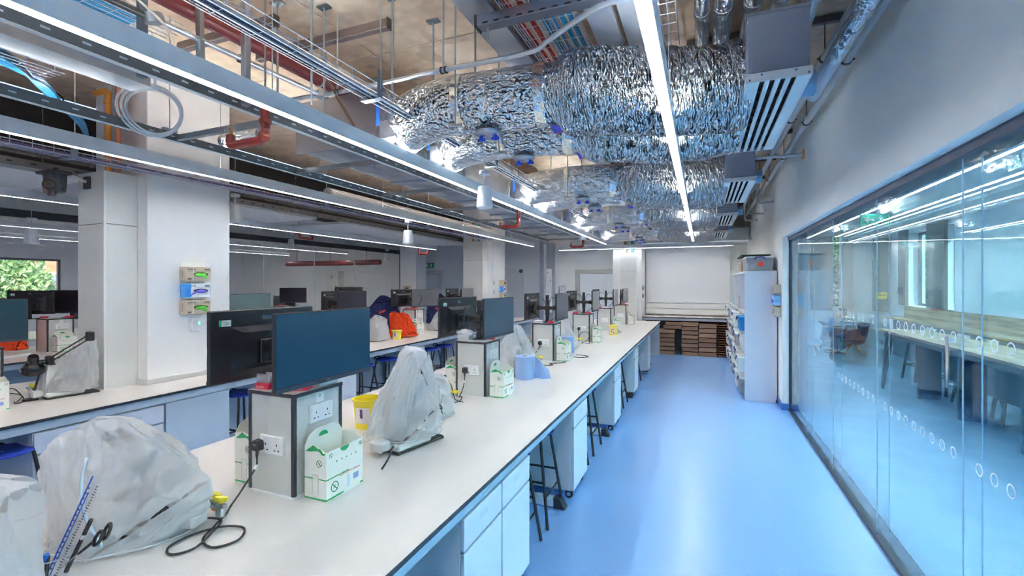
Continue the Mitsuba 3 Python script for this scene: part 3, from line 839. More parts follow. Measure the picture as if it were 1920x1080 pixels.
G = 'black mains leads plugged into the near bench towers'
lead((-1.955, 1.598, 1.132), [(-1.956, 1.575, 1.03), (-1.95, 1.50, .955), (-1.93, 1.43, .915), (-1.89, 1.375, .906), (-1.85, 1.30, .905), (-1.79, 1.21, .906), (-1.70, 1.19, .906), (-1.66, 1.26, .907), (-1.72, 1.33, .907), (-1.80, 1.30, .912), (-1.86, 1.22, .908), (-1.86, 1.13, .906), (-1.80, 1.10, .906), (-1.76, 1.16, .907), (-1.79, 1.25, .917), (-1.84, 1.32, .92), (-1.90, 1.29, .93), (-1.93, 1.22, .925), (-1.94, 1.16, .912)], 'black lead with 3 R on its plug, looping round the nearest gas tap', G, tag=.05, mark='3 R')
lead((-1.94, 3.652, 1.132), [(-1.94, 3.63, 1.03), (-1.935, 3.58, .96), (-1.92, 3.5, .93), (-1.86, 3.44, .95), (-1.85, 3.38, .93), (-1.92, 3.35, .91), (-2.0, 3.39, .93), (-2.03, 3.44, 1.0), (-1.99, 3.47, 1.04), (-1.95, 3.44, .99), (-1.90, 3.40, .93), (-1.85, 3.44, .905)], 'black lead with a loose loop in front of the second tower', G, tag=.08)
lead((-1.93, 5.672, 1.132), [(-1.95, 5.62, 1.04), (-1.99, 5.52, .95), (-1.95, 5.4, .905), (-1.84, 5.35, .905), (-1.75, 5.35, .905), (-1.68, 5.42, .905), (-1.74, 5.5, .906), (-1.6, 5.62, .905), (-1.62, 5.75, .905)], 'black lead with crumpled cord in front of the third tower', G, tag=.1)
lead((-1.93, 7.712, 1.132), [(-1.93, 7.69, 1.04), (-1.92, 7.65, .96), (-1.86, 7.6, .91), (-1.78, 7.62, .94), (-1.74, 7.66, 1.02), (-1.80, 7.69, 1.08), (-1.88, 7.68, 1.06), (-1.91, 7.64, .98), (-1.84, 7.56, .905), (-1.72, 7.6, .905)], 'black lead coiled in a ring against the fourth tower', G)
t = lead((-5.41, 7.728, 1.12), [(-5.41, 7.70, 1.02), (-5.40, 7.62, .93), (-5.28, 7.50, .905), (-5.22, 7.42, .905), (-5.3, 7.38, .905)], 'black adaptor lead on the middle bench tower beside the orange bag', None)
solo('patch_cable', cat(tube(spl([(-1.68, 9.5, .905), (-1.6, 9.46, .905), (-1.52, 9.55, .905), (-1.55, 9.66, .905), (-1.66, 9.68, 1.0), (-1.69, 9.7, 1.1)], 6), .004, 6)), 'satin', (.05, .05, .06), 'thin black cable lying beside the yellow box near the fifth tower', 'cable', sm=50)
solo('patch_cable', cat(tube(spl([(-1.60, 6.1, .905), (-1.48, 6.1, .905), (-1.42, 6.2, .905), (-1.5, 6.3, .905), (-1.62, 6.32, .905)], 6), .004, 6)), 'satin', (.05, .05, .06), 'thin black cable loop on the worktop behind the waste carton of the third tower', 'cable', sm=50)
solo('patch_cable', cat(tube(spl([(-1.575, 2.02, .91), (-1.56, 2.06, .96), (-1.565, 2.10, 1.0), (-1.59, 2.14, .99), (-1.64, 2.17, .95), (-1.71, 2.18, .92)], 6), .005, 6)), 'satin', (.05, .05, .06), 'black cable hanging behind the waste carton of the nearest tower', 'cable', sm=50)
solo('patch_cable', cat(*[tube(spl([(-5.62, 1.95 + d, .905), (-5.52 + d, 2.05, .95 + d), (-5.42, 2.10, .93), (-5.3, 2.02 + d, .905)], 6), .004, 6) for d in (0, .05)], tube(spl([(-5.6, 2.35, .905), (-5.5, 2.3, .95), (-5.4, 2.2, .91), (-5.24, 2.0, .905), (-5.36, 2.03, .905)], 6), .004, 6)), 'satin', (.05, .05, .06), 'tangle of black cables around the gas tap left of the covered microscope', 'cable', sm=50)


def paper_roll(x, y, label, r=.10, hgt=.235, sheet_to=None):
    k = thing('paper_roll', label, 'paper roll', 'blue paper rolls on the near bench')
    part(k, 'roll', mv(lathe([(.026, .002), (r - .004, 0), (r, .004), (r, hgt - .004), (r - .004, hgt), (.026, hgt), (.026, .002)], 40), x, y, .9), 'rolltex', sm=40)
    part(k, 'core', mv(lathe([(.026, .003), (.026, hgt + .001), (.022, hgt + .001), (.022, .003)], 20), x, y, .9), 'matte', (.66, .52, .42), sm=40)
    if sheet_to:
        g = []
        for s in np.linspace(0, 1, 14):
            row = []
            for q in np.linspace(0, 1, 9):
                px = x + r * .98 + .155 * s
                py = y + .02 + .06 * s + .02 * math.sin(5 * s + 2 * q)
                zz = .903 + (hgt - .006) * q * (1 - .62 * s ** 1.3) + .004 * math.sin(9 * s + 3 * q)
                row.append((px - .03 * (q - .5) * s, py - .03 * math.sin(3.2 * s) * (1 - q), zz))
            g.append(row)
        part(k, 'loose_sheet', sheet(g), 'rolltex', sm=True)
    return k


def _roll(p, n, uv):
    q = sst(.44, .5, dr_frac((p.x + p.y + p.z) * 55)) * sst(.44, .5, dr_frac((p.x + p.y - p.z) * 55))
    return mix(L3(.62, .73, .90), L3(.69, .79, .94), q)


import drjit as dr
def dr_frac(v):
    return dr.abs(v - dr.floor(v) - .5)


scene['rolltex'] = tex(_roll, 0.85, specular=0.1)
paper_roll(-1.725, 4.57, 'blue paper roll with its end hanging loose, on the worktop before the third tower', sheet_to=True)
paper_roll(-1.80, 6.5, 'blue paper roll behind the waste carton of the third tower')


def tub(x, y, r, hgt, label, lid=False):
    k = thing('sharps_tub', label, 'tub', 'yellow tubs')
    M = PM(x, y, .9)
    part(k, 'bucket', lathe([(.001, .0), (r * .82, 0), (r, hgt - .012), (r + .006, hgt - .012), (r + .006, hgt), (r - .004, hgt), (r * .80, .006), (.001, .006)], 32), 'satin', YELLOW, sm=40, M=M)
    a = np.linspace(-1.9, -.7, 12)
    g = [[(r * (.86 + .10 * q) * math.cos(t) * 1.012, r * (.86 + .10 * q) * math.sin(t) * 1.012, hgt * (.2 + .55 * q)) for t in a] for q in (0, 1)]
    part(k, 'label_sheet', sheet(g), 'satin', (.92, .90, .90), M=M, sm=True)
    g = [[(r * (.86 + .10 * q) * math.cos(t) * 1.016, r * (.86 + .10 * q) * math.sin(t) * 1.016, hgt * (.25 + .45 * q)) for t in a[4:7]] for q in (0, 1)]
    part(k, 'label_stripe', sheet(g), 'satin', (.30, .25, .45), M=M, sm=True)
    if lid:
        part(k, 'lid', lathe([(.001, hgt + .006), (r + .004, hgt + .006), (r + .009, hgt), (r + .009, hgt - .014)], 32), 'satin', (.98, .93, .45), sm=40, M=M)
    return k


tub(-2.165, 2.62, .095, .20, 'open yellow bucket left of the covered microscope on the near bench')
tub(-5.07, 6.93, .085, .155, 'lidded yellow tub in front of the orange bag on the middle bench', True)
tub(-1.95, 6.32, .085, .24, 'yellow tub top seen behind the third tower')
k = thing('sharps_box', 'square yellow box with purple side beside the fifth tower', 'sharps box')
part(k, 'carton', bx(-1.66, -1.53, 9.0, 9.13, .9, 1.09, .004), 'satin', YELLOW)
part(k, 'front_label', bx(-1.645, -1.545, 8.9985, 9.0, .92, 1.05), 'satin', (.96, .86, .66))
part(k, 'purple_side', bx(-1.662, -1.66, 9.01, 9.12, .92, 1.03), 'satin', (.35, .20, .50))
part(k, 'print', cat(bx(-1.62, -1.60, 8.9975, 8.9985, .96, .985), bx(-1.58, -1.56, 8.9975, 8.9985, .935, .96), bx(-1.63, -1.56, 8.9975, 8.9985, 1.01, 1.018)), 'satin', (.3, .2, .3))


# small things on the towers
def slide_box(x, y, z, a, label, text=False):
    k = thing('slide_box', label, 'slide box', 'red slide boxes on the towers')
    M = PM(x, y, z, a)
    part(k, 'carton', bx(-.041, .041, -.03, .03, 0, .027, .0015), 'satin', PINK, M=M)
    part(k, 'lid_seam', bx(-.0412, .0412, -.0303, .0303, .0185, .0195), 'satin', (.65, .08, .18), M=M)
    if text:
        part(k, 'lettering', on(tm('SLIDES', .010, .0004, True), '-y', -.008, -.0302, .010), 'satin', (.98, .92, .93), M=M)
    return k


ZT = 1.384
def ob(name, cat_, x, y, z, sx, sy, sz, col, label, a=0, group=None, b=.003):
    return solo(name, cb(0, 0, sz / 2, sx, sy, sz, b), 'satin', col, label, cat_, group, M=PM(x, y, z, a))


slide_box(-1.985, 1.655, ZT + .0005, 6, 'red slide box reading SLIDES on the left front corner of the nearest tower', True)
slide_box(-1.80, 1.70, ZT + .0005, 25, 'red slide box under the big screen on the nearest tower', True)
k = thing('acrylic_tray', 'clear acrylic box on the red slide box of the nearest tower', 'box')
part(k, 'walls', cat(sheet([[(-2.03, 1.69, 1.412), (-1.95, 1.69, 1.412)], [(-2.03, 1.69, 1.455), (-1.95, 1.69, 1.455)]]), sheet([[(-2.03, 1.64, 1.412), (-1.95, 1.64, 1.412)], [(-2.03, 1.64, 1.455), (-1.95, 1.64, 1.455)]])), 'tub_plastic')
part(k, 'contents', bx(-2.025, -1.955, 1.65, 1.68, 1.4125, 1.44, .002), 'satin', (.80, .83, .84))
ob('glass_tray', 'tray', -1.79, 1.83, ZT + .0005, .07, .12, .03, (.90, .92, .93), 'pale tray under the chin of the nearest screen')
for i, (dx, dy, lab) in enumerate(((.10, .22, 'beside the second pole'),)):
    slide_box(-1.90 + dx, 3.66 + dy, ZT + .0005, 10, f'red slide box {lab}')
k = thing('tissue_box', 'white tissue box with a crumpled tissue on the second tower', 'tissue box')
part(k, 'carton', cb(-1.985, 3.74, ZT + .0255, .11, .11, .05, .003), 'satin', (.92, .92, .92))
v, f = ball((0, 0, 0), (.075, .05, .032), 3)
v = v * (1 + .55 * (noise(v * 40, 3) - .5))[:, None]
part(k, 'tissue', mv((v, f), -1.995, 3.74, ZT + .066), 'matte', (.96, .96, .97), sm=True)
ob('paper_sheet', 'paper', -1.86, 3.715, ZT + .0005, .15, .10, .004, (.90, .93, .92), 'flat papers on the front edge of the second tower', 12)
ob('white_carton', 'box', -1.825, 3.83, ZT + .0005, .05, .05, .055, (.93, .94, .98), 'small white carton at the foot of the second pole', 5)
slide_box(-1.80, 5.72, ZT + .0005, 3, 'red slide box at the front of the third tower')
ob('white_tray', 'tray', -1.97, 5.75, ZT + .0005, .13, .12, .035, (.93, .93, .94), 'white tray on the left of the third tower', 4)
ob('blue_pad', 'pad', -1.78, 5.92, ZT + .0005, .06, .1, .006, (.55, .75, .88), 'thin blue pad on the right edge of the third tower', 8)
slide_box(-2.0, 7.77, ZT + .0005, 5, 'left one of two red slide boxes on the fourth tower')
slide_box(-1.79, 7.78, ZT + .0005, -8, 'right one of two red slide boxes on the fourth tower')
ob('white_carton', 'box', -1.89, 7.92, ZT + .0005, .10, .08, .07, (.95, .95, .95), 'white carton behind the boxes on the fourth tower', 14)
ob('white_carton', 'box', -1.97, 7.86, ZT + .0005, .035, .02, .12, (.95, .95, .96), 'upright white carton leaning on the fourth pole', 20)
slide_box(-2.0, 9.76, ZT + .0005, 4, 'red slide box on the left of the fifth tower')
ob('white_tray', 'tray', -1.85, 9.77, ZT + .0005, .13, .09, .03, (.93, .93, .95), 'white tray on the right of the fifth tower')
slide_box(-1.74, 11.42, ZT + .0005, 0, 'red slide box on the last tower of the near bench')
slide_box(-5.46, 7.80, ZT + .0005, 5, 'left red slide box on the tower beside the orange bag')
slide_box(-5.30, 7.82, ZT + .0005, -10, 'right red slide box on the tower beside the orange bag')
slide_box(-8.98, 3.72, ZT + .0005, 10, 'left red slide box below the dark screen left of the big column')
slide_box(-8.62 - .15, 3.92, ZT + .0005, 20, 'right red slide box below the dark screen left of the big column')
slide_box(-5.24, 1.66, ZT + .0005, 0, 'red slide box under the screen at the left edge of the photo')
slide_box(-8.9, 7.80, ZT + .0005, 14, 'red slide box under the upright dark screen on the far bench')
# ---------------------------------------------------------------- microscopes and their covers
def microscope(x, y, a, label, group, s=1.0, dark=False):
    k = thing('microscope', label, 'microscope', group)
    M = PM(x, y, .9, a, s)
    CR = (.86, .86, .83)
    part(k, 'base', cat(bx(-.10, .10, -.06, .20, .014, .055, .012)), 'satin', CR, M=M)
    part(k, 'base_skirt', bx(-.095, .095, -.165, .195, .0, .0139, .004), 'satin', (.08, .08, .09), M=M)
    part(k, 'front_plate', hullm([(sx * .085, yy, z) for sx in (-1, 1) for yy, z in ((-.16, .014), (-.061, .014), (-.061, .045), (-.15, .022))]), 'satin', (.10, .11, .12), M=M)
    part(k, 'arm', hullm([(sx * .035, yy, z) for sx in (-1, 1) for yy, z in ((.10, .055), (.19, .055), (.17, .30), (.06, .34), (.09, .28))]), 'satin', CR, M=M)
    part(k, 'stage', bx(-.085, .085, -.10, .08, .155, .172, .003), 'satin', (.06, .06, .07), M=M)
    part(k, 'condenser', mv(lathe([(.022, .10), (.03, .12), (.03, .15), (.022, .154)], 18), 0, -.02, 0), 'satin', BLACK, sm=40, M=M)
    part(k, 'nosepiece', mv(lathe([(.001, .30), (.045, .30), (.045, .285), (.03, .27), (.001, .27)], 20), 0, -.02, 0), 'satin', (.2, .2, .22), sm=40, M=M)
    for q in range(3):
        t = q * 2.1 - .6
        part(k, 'objective', rod((.022 * math.cos(t), -.02 + .022 * math.sin(t), .275), (.036 * math.cos(t), -.02 + .036 * math.sin(t), .205), .011, 12), 'chrome', (.8, .8, .82), sm=40, M=M)
    part(k, 'head', hullm([(sx * w, yy, z) for sx in (-1, 1) for w, yy, z in ((.045, .08, .30), (.045, -.06, .30), (.05, .06, .37), (.05, -.09, .36), (.045, -.06, .39))]), 'satin', CR, M=M)
    for sx in (-1, 1):
        part(k, 'eyepiece', rod((sx * .033, -.07, .365), (sx * .033, -.155, .43), .017, 14), 'satin', (.07, .07, .08), sm=40, M=M)
        part(k, 'focus_knob', mv(xf(lathe([(.001, -.02), (.03, -.02), (.032, 0), (.03, .02), (.001, .02)], 20), rot([0, 1, 0], 90)), sx * .055, .13, .095), 'satin', (.12, .12, .13), sm=40, M=M)
    part(k, 'lamp_housing', bx(-.05, .05, .20, .275, .02, .08, .012), 'satin', (.80, .81, .80), M=M)
    return k


def bag(name, pts, mat, col, label, category, group, seed, amp=.016, step=.011, open_z=None, hem=True, folds=9.0, parts=None, coarse=.075):
    """A thin cover draped as a hull over the points, with folds; open below open_z."""
    h = trimesh.convex.convex_hull(np.asarray(pts, float))
    g = np.random.default_rng(seed)
    v, f = trimesh.remesh.subdivide_to_size(h.vertices, h.faces, coarse, max_iter=10)
    m = trimesh.Trimesh(v, f, process=True)
    trimesh.smoothing.filter_laplacian(m, lamb=.4, iterations=1, volume_constraint=False)
    z0 = m.vertices[:, 2].min()
    free_ = np.clip((m.vertices[:, 2] - z0) / .06, .25, 1)
    m.vertices = m.vertices + m.vertex_normals * ((g.uniform(-1.15, .75, len(m.vertices)) * amp * free_)[:, None])
    v, f = trimesh.remesh.subdivide_to_size(m.vertices, m.faces, step, max_iter=10)
    m = trimesh.Trimesh(v, f, process=True)
    trimesh.smoothing.filter_laplacian(m, lamb=.5, iterations=3, volume_constraint=False)
    v = np.array(m.vertices); n = np.array(m.vertex_normals)
    r = 1 - np.abs(2 * noise(v * np.array([1.0, 1.0, .5]) * folds * 3.2, seed) - 1)
    r2 = 1 - np.abs(2 * noise(v * folds * 7.0 + 9, seed + 1) - 1)
    v = v + n * ((r ** 3 * amp * .35 + r2 ** 3 * amp * .13))[:, None]
    v[:, 2] = np.maximum(v[:, 2], z0)
    f = np.array(m.faces)
    if open_z is not None:
        open_z = z0 + .006
        c = v[f].mean(1)
        f = f[c[:, 2] > open_z]
    k = thing(name, label, category, group)
    part(k, 'sheet', (v, f), mat, col, sm=60)
    if hem and open_z is not None:
        b = v[(v[:, 2] < open_z + .03) & (v[:, 2] > open_z - .01)]
        ctr = b.mean(0); an = np.arctan2(b[:, 1] - ctr[1], b[:, 0] - ctr[0])
        ring_ = []
        for t in np.linspace(-np.pi, np.pi, 37)[:-1]:
            w = np.abs((an - t + np.pi) % (2 * np.pi) - np.pi) < .2
            if w.any():
                rr = np.linalg.norm(b[w][:, :2] - ctr[:2], axis=1).max() + .001
                ring_.append((ctr[0] + rr * math.cos(t), ctr[1] + rr * math.sin(t), open_z + .010))
        part(k, 'hem', tube(spl(ring_ + ring_[:1], 3), .0032, 6), mat, (.85, .90, .95) if mat != 'milky' else WHITE, sm=True)
    for nm, msh, mt, cl in parts or ():
        part(k, nm, msh, mt, cl, sm=True)
    return k


G, GM = 'translucent dust covers', 'microscopes under dust covers'
# the one in the foreground
microscope(-2.11, 1.185, -72, 'white microscope seen through the wrinkled clear cover left of the gas tap, in front', GM, .9)
tape = [(-2.13, 1.005, 1.245), (-2.10, .975, 1.17), (-2.04, .955, 1.08), (-1.985, .955, 1.02), (-1.955, .965, .97)]
bag('dust_cover', [(-2.44, .99, 1.17), (-2.40, 1.0, 1.27), (-2.32, 1.05, 1.325), (-2.20, 1.10, 1.385), (-2.06, 1.20, 1.285), (-1.96, 1.26, 1.20), (-1.835, 1.28, 1.10), (-1.85, 1.30, 1.0), (-1.90, 1.22, .905), (-1.93, 1.06, .903), (-2.02, .945, .903), (-2.22, .93, .903), (-2.37, 1.0, .903), (-2.36, 1.25, .903), (-2.1, 1.38, .903), (-2.2, 1.33, 1.25), (-2.40, 1.18, 1.15)], 'milky', WHITE, 'big wrinkled translucent cover over a microscope in the left foreground', 'dust cover', G, 4, amp=.017, step=.010, open_z=.912, folds=5, coarse=.11,
    parts=[('tape_seam', tube(spl(tape, 5), .006, 6), 'satin', (.78, .86, .92))])
microscope(-2.10, .69, -80, 'microscope faintly seen in the cover cut by the left edge of the photo', GM, .76)
bag('dust_cover', [(-2.30, .50, .903), (-1.86, .585, .903), (-1.83, .76, .903), (-2.25, .86, .903), (-1.86, .66, 1.20), (-1.89, .70, 1.285), (-2.0, .68, 1.33), (-2.2, .62, 1.36), (-2.35, .60, 1.25), (-2.0, .84, 1.25)], 'milky', WHITE, 'smooth translucent cover cut by the left edge of the photo in the foreground', 'dust cover', G, 9, amp=.008, step=.012, open_z=.912, folds=4, coarse=.14)
# the tall one right of the nearest tower
microscope(-1.68, 2.46, 168, 'white microscope under the tall cover, its cream foot showing on the worktop', GM, 1.08)
bag('dust_cover', [(-1.89, 2.27, .955), (-1.84, 2.20, .985), (-1.62, 2.26, .955), (-1.52, 2.46, .958), (-1.56, 2.62, .97), (-1.80, 2.66, .97), (-1.88, 2.3, 1.06), (-1.47, 2.42, 1.15), (-1.56, 2.36, 1.40), (-1.55, 2.45, 1.475), (-1.60, 2.34, 1.50), (-1.69, 2.40, 1.525), (-1.73, 2.46, 1.50), (-1.70, 2.30, 1.38), (-1.78, 2.58, 1.45), (-1.82, 2.26, 1.16)], 'milky', WHITE, 'tall wrinkled translucent cover over a microscope right of the nearest tower', 'dust cover', G, 21, amp=.014, step=.010, open_z=.965, folds=5, coarse=.10)
microscope(-1.86, 3.0, 170, 'microscope in the low cover behind the tall covered one', GM, .68)
bag('dust_cover', [(-2.02, 2.84, .905), (-1.74, 2.86, .905), (-1.70, 3.06, .93), (-1.98, 3.18, .905), (-1.74, 2.93, 1.10), (-1.82, 2.92, 1.25), (-1.94, 2.96, 1.27), (-1.76, 3.06, 1.18), (-1.97, 3.12, 1.2)], 'milky', WHITE, 'low translucent cover half hidden behind the tall covered microscope', 'dust cover', G, 33, amp=.012, step=.012, open_z=.914)
k = thing('scissors', 'black handled scissors inside the low cover behind the tall one', 'scissors')
part(k, 'handle', cat(*[xf(tube([(.022 * math.cos(t), .012 * math.sin(t), 0) for t in np.linspace(0, 6.2, 16)], .004, 6), PM(-1.71, 2.84, 1.0 + dz) @ rot([0, 1, 0], 50)) for dz in (0, .03)]), 'satin', BLACK, sm=True)
part(k, 'blade', bx(-1.75, -1.74, 2.85, 2.855, .91, .99), 'metal', STEEL)
# by the blue roll
microscope(-1.87, 4.76, 172, 'white microscope under the cover behind the blue paper roll', GM, .8)
bag('dust_cover', [(-2.08, 4.5, .91), (-1.68, 4.70, .91), (-1.60, 4.9, .91), (-2.05, 4.98, .91), (-1.87, 4.62, 1.46), (-1.83, 4.70, 1.45), (-1.98, 4.66, 1.32), (-2.05, 4.6, 1.2), (-1.70, 4.78, 1.16), (-1.66, 4.84, 1.05), (-2.0, 4.9, 1.3)], 'milky', WHITE, 'pointed translucent cover behind the blue paper roll', 'dust cover', G, 41, amp=.012, step=.012, open_z=.92)
microscope(-1.97, 6.93, 172, 'white microscope under the cover left of the fourth tower', GM, .72)
bag('dust_cover', [(-2.15, 6.7, .91), (-1.78, 6.8, .91), (-1.74, 7.05, .91), (-2.1, 7.1, .91), (-2.02, 6.85, 1.46), (-1.96, 6.9, 1.44), (-2.1, 6.85, 1.3), (-1.82, 6.95, 1.1)], 'milky', WHITE, 'slim translucent cover between the third and fourth towers', 'dust cover', G, 43, amp=.012, step=.014, open_z=.92)
# middle bench
microscope(-5.25, 2.37, 172, 'white microscope with cream foot under the cover before the big column', GM, 1.0)
bag('dust_cover', [(-5.46, 2.20, .955), (-5.20, 2.17, .95), (-5.06, 2.42, .945), (-5.16, 2.52, .95), (-5.44, 2.46, .95), (-5.07, 2.46, 1.41), (-5.10, 2.40, 1.40), (-5.16, 2.48, 1.40), (-5.12, 2.40, 1.20), (-5.38, 2.22, 1.12), (-5.42, 2.36, 1.14), (-5.06, 2.47, 1.1)], 'milky', WHITE, 'pointed translucent cover over a microscope in front of the big white column', 'dust cover', G, 51, amp=.012, step=.010, open_z=.945, folds=6, coarse=.09)
microscope(-5.23, 6.58, 172, 'microscope under the white bag left of the orange bag', GM, .78)
bag('dust_cover', [(-5.40, 6.35, .91), (-5.08, 6.40, .91), (-5.05, 6.74, .91), (-5.38, 6.8, .91), (-5.12, 6.55, 1.32), (-5.22, 6.5, 1.36), (-5.34, 6.5, 1.25), (-5.10, 6.7, 1.28), (-5.3, 6.7, 1.33)], 'milky', WHITE, 'white plastic bag over a microscope left of the orange bag', 'dust cover', G, 53, amp=.013, step=.012, open_z=.92)
microscope(-5.16, 8.58, 172, 'microscope under the cover behind the second tower screen on the middle bench', GM, .75)
bag('dust_cover', [(-5.35, 8.35, .91), (-5.02, 8.4, .91), (-4.98, 8.72, .91), (-5.3, 8.8, .91), (-5.06, 8.55, 1.40), (-5.12, 8.6, 1.44), (-5.28, 8.5, 1.2), (-5.03, 8.66, 1.38), (-5.24, 8.7, 1.3)], 'milky', WHITE, 'white plastic bag over a microscope right of the tower with red boxes', 'dust cover', G, 55, amp=.012, step=.012, open_z=.92)
bag('dust_cover', [(-6.0, 6.5, .91), (-5.66, 6.5, .91), (-5.7, 6.9, .91), (-6.0, 6.85, .91), (-5.75, 6.65, 1.42), (-5.9, 6.7, 1.42), (-5.85, 6.6, 1.44)], 'milky', WHITE, 'white cover at the back of the middle bench left of the navy cover', 'dust cover', G, 57, amp=.022, step=.016, open_z=.92)
bag('dust_cover', [(-4.95, 10.0, .91), (-4.72, 10.0, .91), (-4.72, 10.3, .91), (-4.95, 10.3, .91), (-4.82, 10.1, 1.40), (-4.88, 10.2, 1.38), (-4.78, 10.2, 1.36)], 'milky', WHITE, 'narrow white cover far along the middle bench before the second column', 'dust cover', G, 59, amp=.02, step=.016, open_z=.92)

# navy covers with red lettering, orange covers
G = 'navy fabric covers on the middle bench'
k = bag('fabric_cover', [(-6.20, 7.35, 1.25), (-6.2, 7.5, .93), (-5.66, 7.55, .93), (-5.66, 7.95, .93), (-6.15, 7.95, .93), (-5.98, 7.62, 1.665), (-5.90, 7.66, 1.67), (-5.68, 7.75, 1.56), (-5.62, 7.74, 1.30), (-6.05, 7.5, 1.50)], 'cloth', NAVY, 'big navy fabric cover with red lettering rising behind the orange bag', 'fabric cover', G, 61, amp=.014, step=.014, open_z=.94, hem=False)
part(k, 'lettering', xf(xf(tm('nikon', .045, .004, True), FACE['-y']), PM(-5.84, 7.50, 1.34, 8) @ rot([0, 1, 0], -22)), 'matte', (.92, .28, .18))
k = bag('fabric_cover', [(-6.12, 9.5, .93), (-5.62, 9.55, .93), (-5.62, 9.95, .93), (-6.1, 9.95, .93), (-5.93, 9.72, 1.66), (-5.86, 9.75, 1.665), (-5.68, 9.8, 1.52), (-6.15, 9.6, 1.45), (-5.62, 9.75, 1.3)], 'cloth', NAVY, 'second navy fabric cover with red lettering, nearer the second column', 'fabric cover', G, 63, amp=.014, step=.016, open_z=.94, hem=False)
part(k, 'lettering', xf(xf(tm('nikon', .045, .004, True), FACE['-y']), PM(-5.80, 9.53, 1.30, 8)), 'matte', (.92, .28, .18))
bag('fabric_cover', [(-9.3, 9.6, .93), (-8.85, 9.6, .93), (-8.85, 9.9, .93), (-9.3, 9.9, .93), (-9.08, 9.75, 1.60), (-9.02, 9.75, 1.6), (-8.92, 9.75, 1.4), (-9.25, 9.75, 1.4)], 'cloth', NAVY, 'navy fabric cover with a pointed top on the far bench, above the nearest screen', 'fabric cover', None, 64, amp=.012, step=.02, open_z=.94, hem=False)
bag('fabric_cover', [(-5.28, 6.98, .91), (-5.0, 7.12, .91), (-4.92, 7.40, .91), (-5.2, 7.45, .91), (-5.27, 7.0, 1.37), (-5.16, 7.04, 1.38), (-5.02, 7.2, 1.32), (-5.0, 7.25, 1.22), (-5.28, 7.2, 1.36), (-4.96, 7.2, 1.0)], 'cloth', ORANGE, 'bright orange fabric bag draped over equipment on the middle bench', 'fabric cover', None, 65, amp=.03, step=.009, open_z=.92, hem=False, folds=9)
bag('fabric_cover', [(-9.3, 3.1, .97), (-8.72, 3.32, .97), (-8.70, 3.36, 1.12), (-9.0, 3.25, 1.42), (-9.3, 3.15, 1.42), (-9.35, 3.4, 1.3), (-8.9, 3.45, 1.25), (-8.78, 3.48, .97), (-9.3, 3.5, .97)], 'cloth', ORANGE, 'bright orange fabric cover at the left edge of the photo on the far bench', 'fabric cover', None, 67, amp=.012, step=.012, open_z=None, hem=False)
ob('keyboard', 'keyboard', -8.72, 3.2, .9, .30, .42, .03, (.90, .91, .92), 'pale flat tray under the orange cover at the left edge', 16)

# cup of tools in the foreground
k = thing('tool_cup', 'clear plastic cup holding ruler and scissors in the left foreground', 'cup')
part(k, 'wall', mv(lathe([(.045, .0), (.058, .085)], 28), -2.02, .86, .902), 'clear_plastic', sm=True)
part(k, 'rim', mv(lathe([(.0575, .084), (.0595, .0865), (.0575, .088), (.0565, .086), (.0575, .084)], 28), -2.02, .86, .902), 'tub_plastic', sm=40)
part(k, 'base', mv(disc(.045, .002, 28), -2.02, .86, .9005), 'clear_plastic')
def along(m, a, b, roll=0):
    """Puts a mesh whose length runs along +z from the origin between a and b."""
    a, b = np.array(a, float), np.array(b, float)
    R = trimesh.geometry.align_vectors([0, 0, 1], (b - a) / np.linalg.norm(b - a)) @ rot([0, 0, 1], roll)
    R = R.copy(); R[:3, 3] = a
    return R
a, b = (-2.045, .865, .906), (-1.905, .925, 1.235)
M = along(None, a, b, 60)
M[:3, 3] = a
k = thing('ruler', 'clear plastic ruler with blue edge lines standing in the cup', 'ruler')
L_ = float(np.linalg.norm(np.subtract(b, a)))
ax = np.subtract(b, a) / L_
side = np.cross(ax, [.25, -1, 0]); side /= np.linalg.norm(side)
nrm = np.cross(side, ax)
M = np.eye(4); M[:3, 0], M[:3, 1], M[:3, 2], M[:3, 3] = side, nrm, ax, a
part(k, 'blade', bx(-.018, .018, -.001, .001, 0, L_), 'clear_plastic', M=M)
part(k, 'blue_line', cat(bx(-.018, -.0145, -.0018, .0018, 0, L_), bx(-.006, -.004, -.0018, .0018, 0, L_ * .85)), 'satin', (.16, .33, .75), M=M)
part(k, 'tick_marks', cat(*[bx(.012 if q % 5 else .008, .018, -.0018, .0018, .01 + q * .01, .0108 + q * .01) for q in range(int(L_ * 100) - 2)], *[bx(-.012, -.010, -.0018, .0018, .02 + q * .02, .024 + q * .02) for q in range(int(L_ * 50) - 2)]), 'matte', (.15, .16, .22), M=M)
k = thing('scissors', 'black handled scissors standing in the clear cup in the foreground', 'scissors')
hd = [(.034 * math.cos(t), .017 * math.sin(t), 0) for t in np.linspace(0, 6.283, 22)]
part(k, 'handle', cat(xf(tube(hd, .0055, 8), PM(-1.895, .925, 1.035) @ rot([0, 1, 0], -42) @ rot([1, 0, 0], 70)), xf(tube(hd, .0055, 8), PM(-1.885, .945, 1.05) @ rot([0, 1, 0], -50) @ rot([1, 0, 0], 70)), tube([(-1.915, .92, 1.02), (-1.95, .895, .985)], [.006, .004], 6)), 'satin', (.05, .05, .06), sm=True)
part(k, 'blade', hullm([(-1.95, .895, .99), (-1.955, .895, .98), (-2.01, .87, .93), (-1.95, .892, .985), (-2.01, .867, .93)]), 'metal', STEEL)
k = thing('marker_pen', 'black marker pen leaning in the clear cup beside the scissors', 'pen')
part(k, 'barrel', rod((-2.0, .885, .92), (-1.925, .92, 1.095), .0065, 10), 'satin', (.06, .06, .07), sm=40)
part(k, 'print_band', rod((-1.953, .907, 1.03), (-1.946, .910, 1.046), .0068, 10), 'satin', (.75, .75, .78), sm=40)
k = thing('marker_pen', 'short pen with bright blue cap at the left of the clear cup', 'pen')
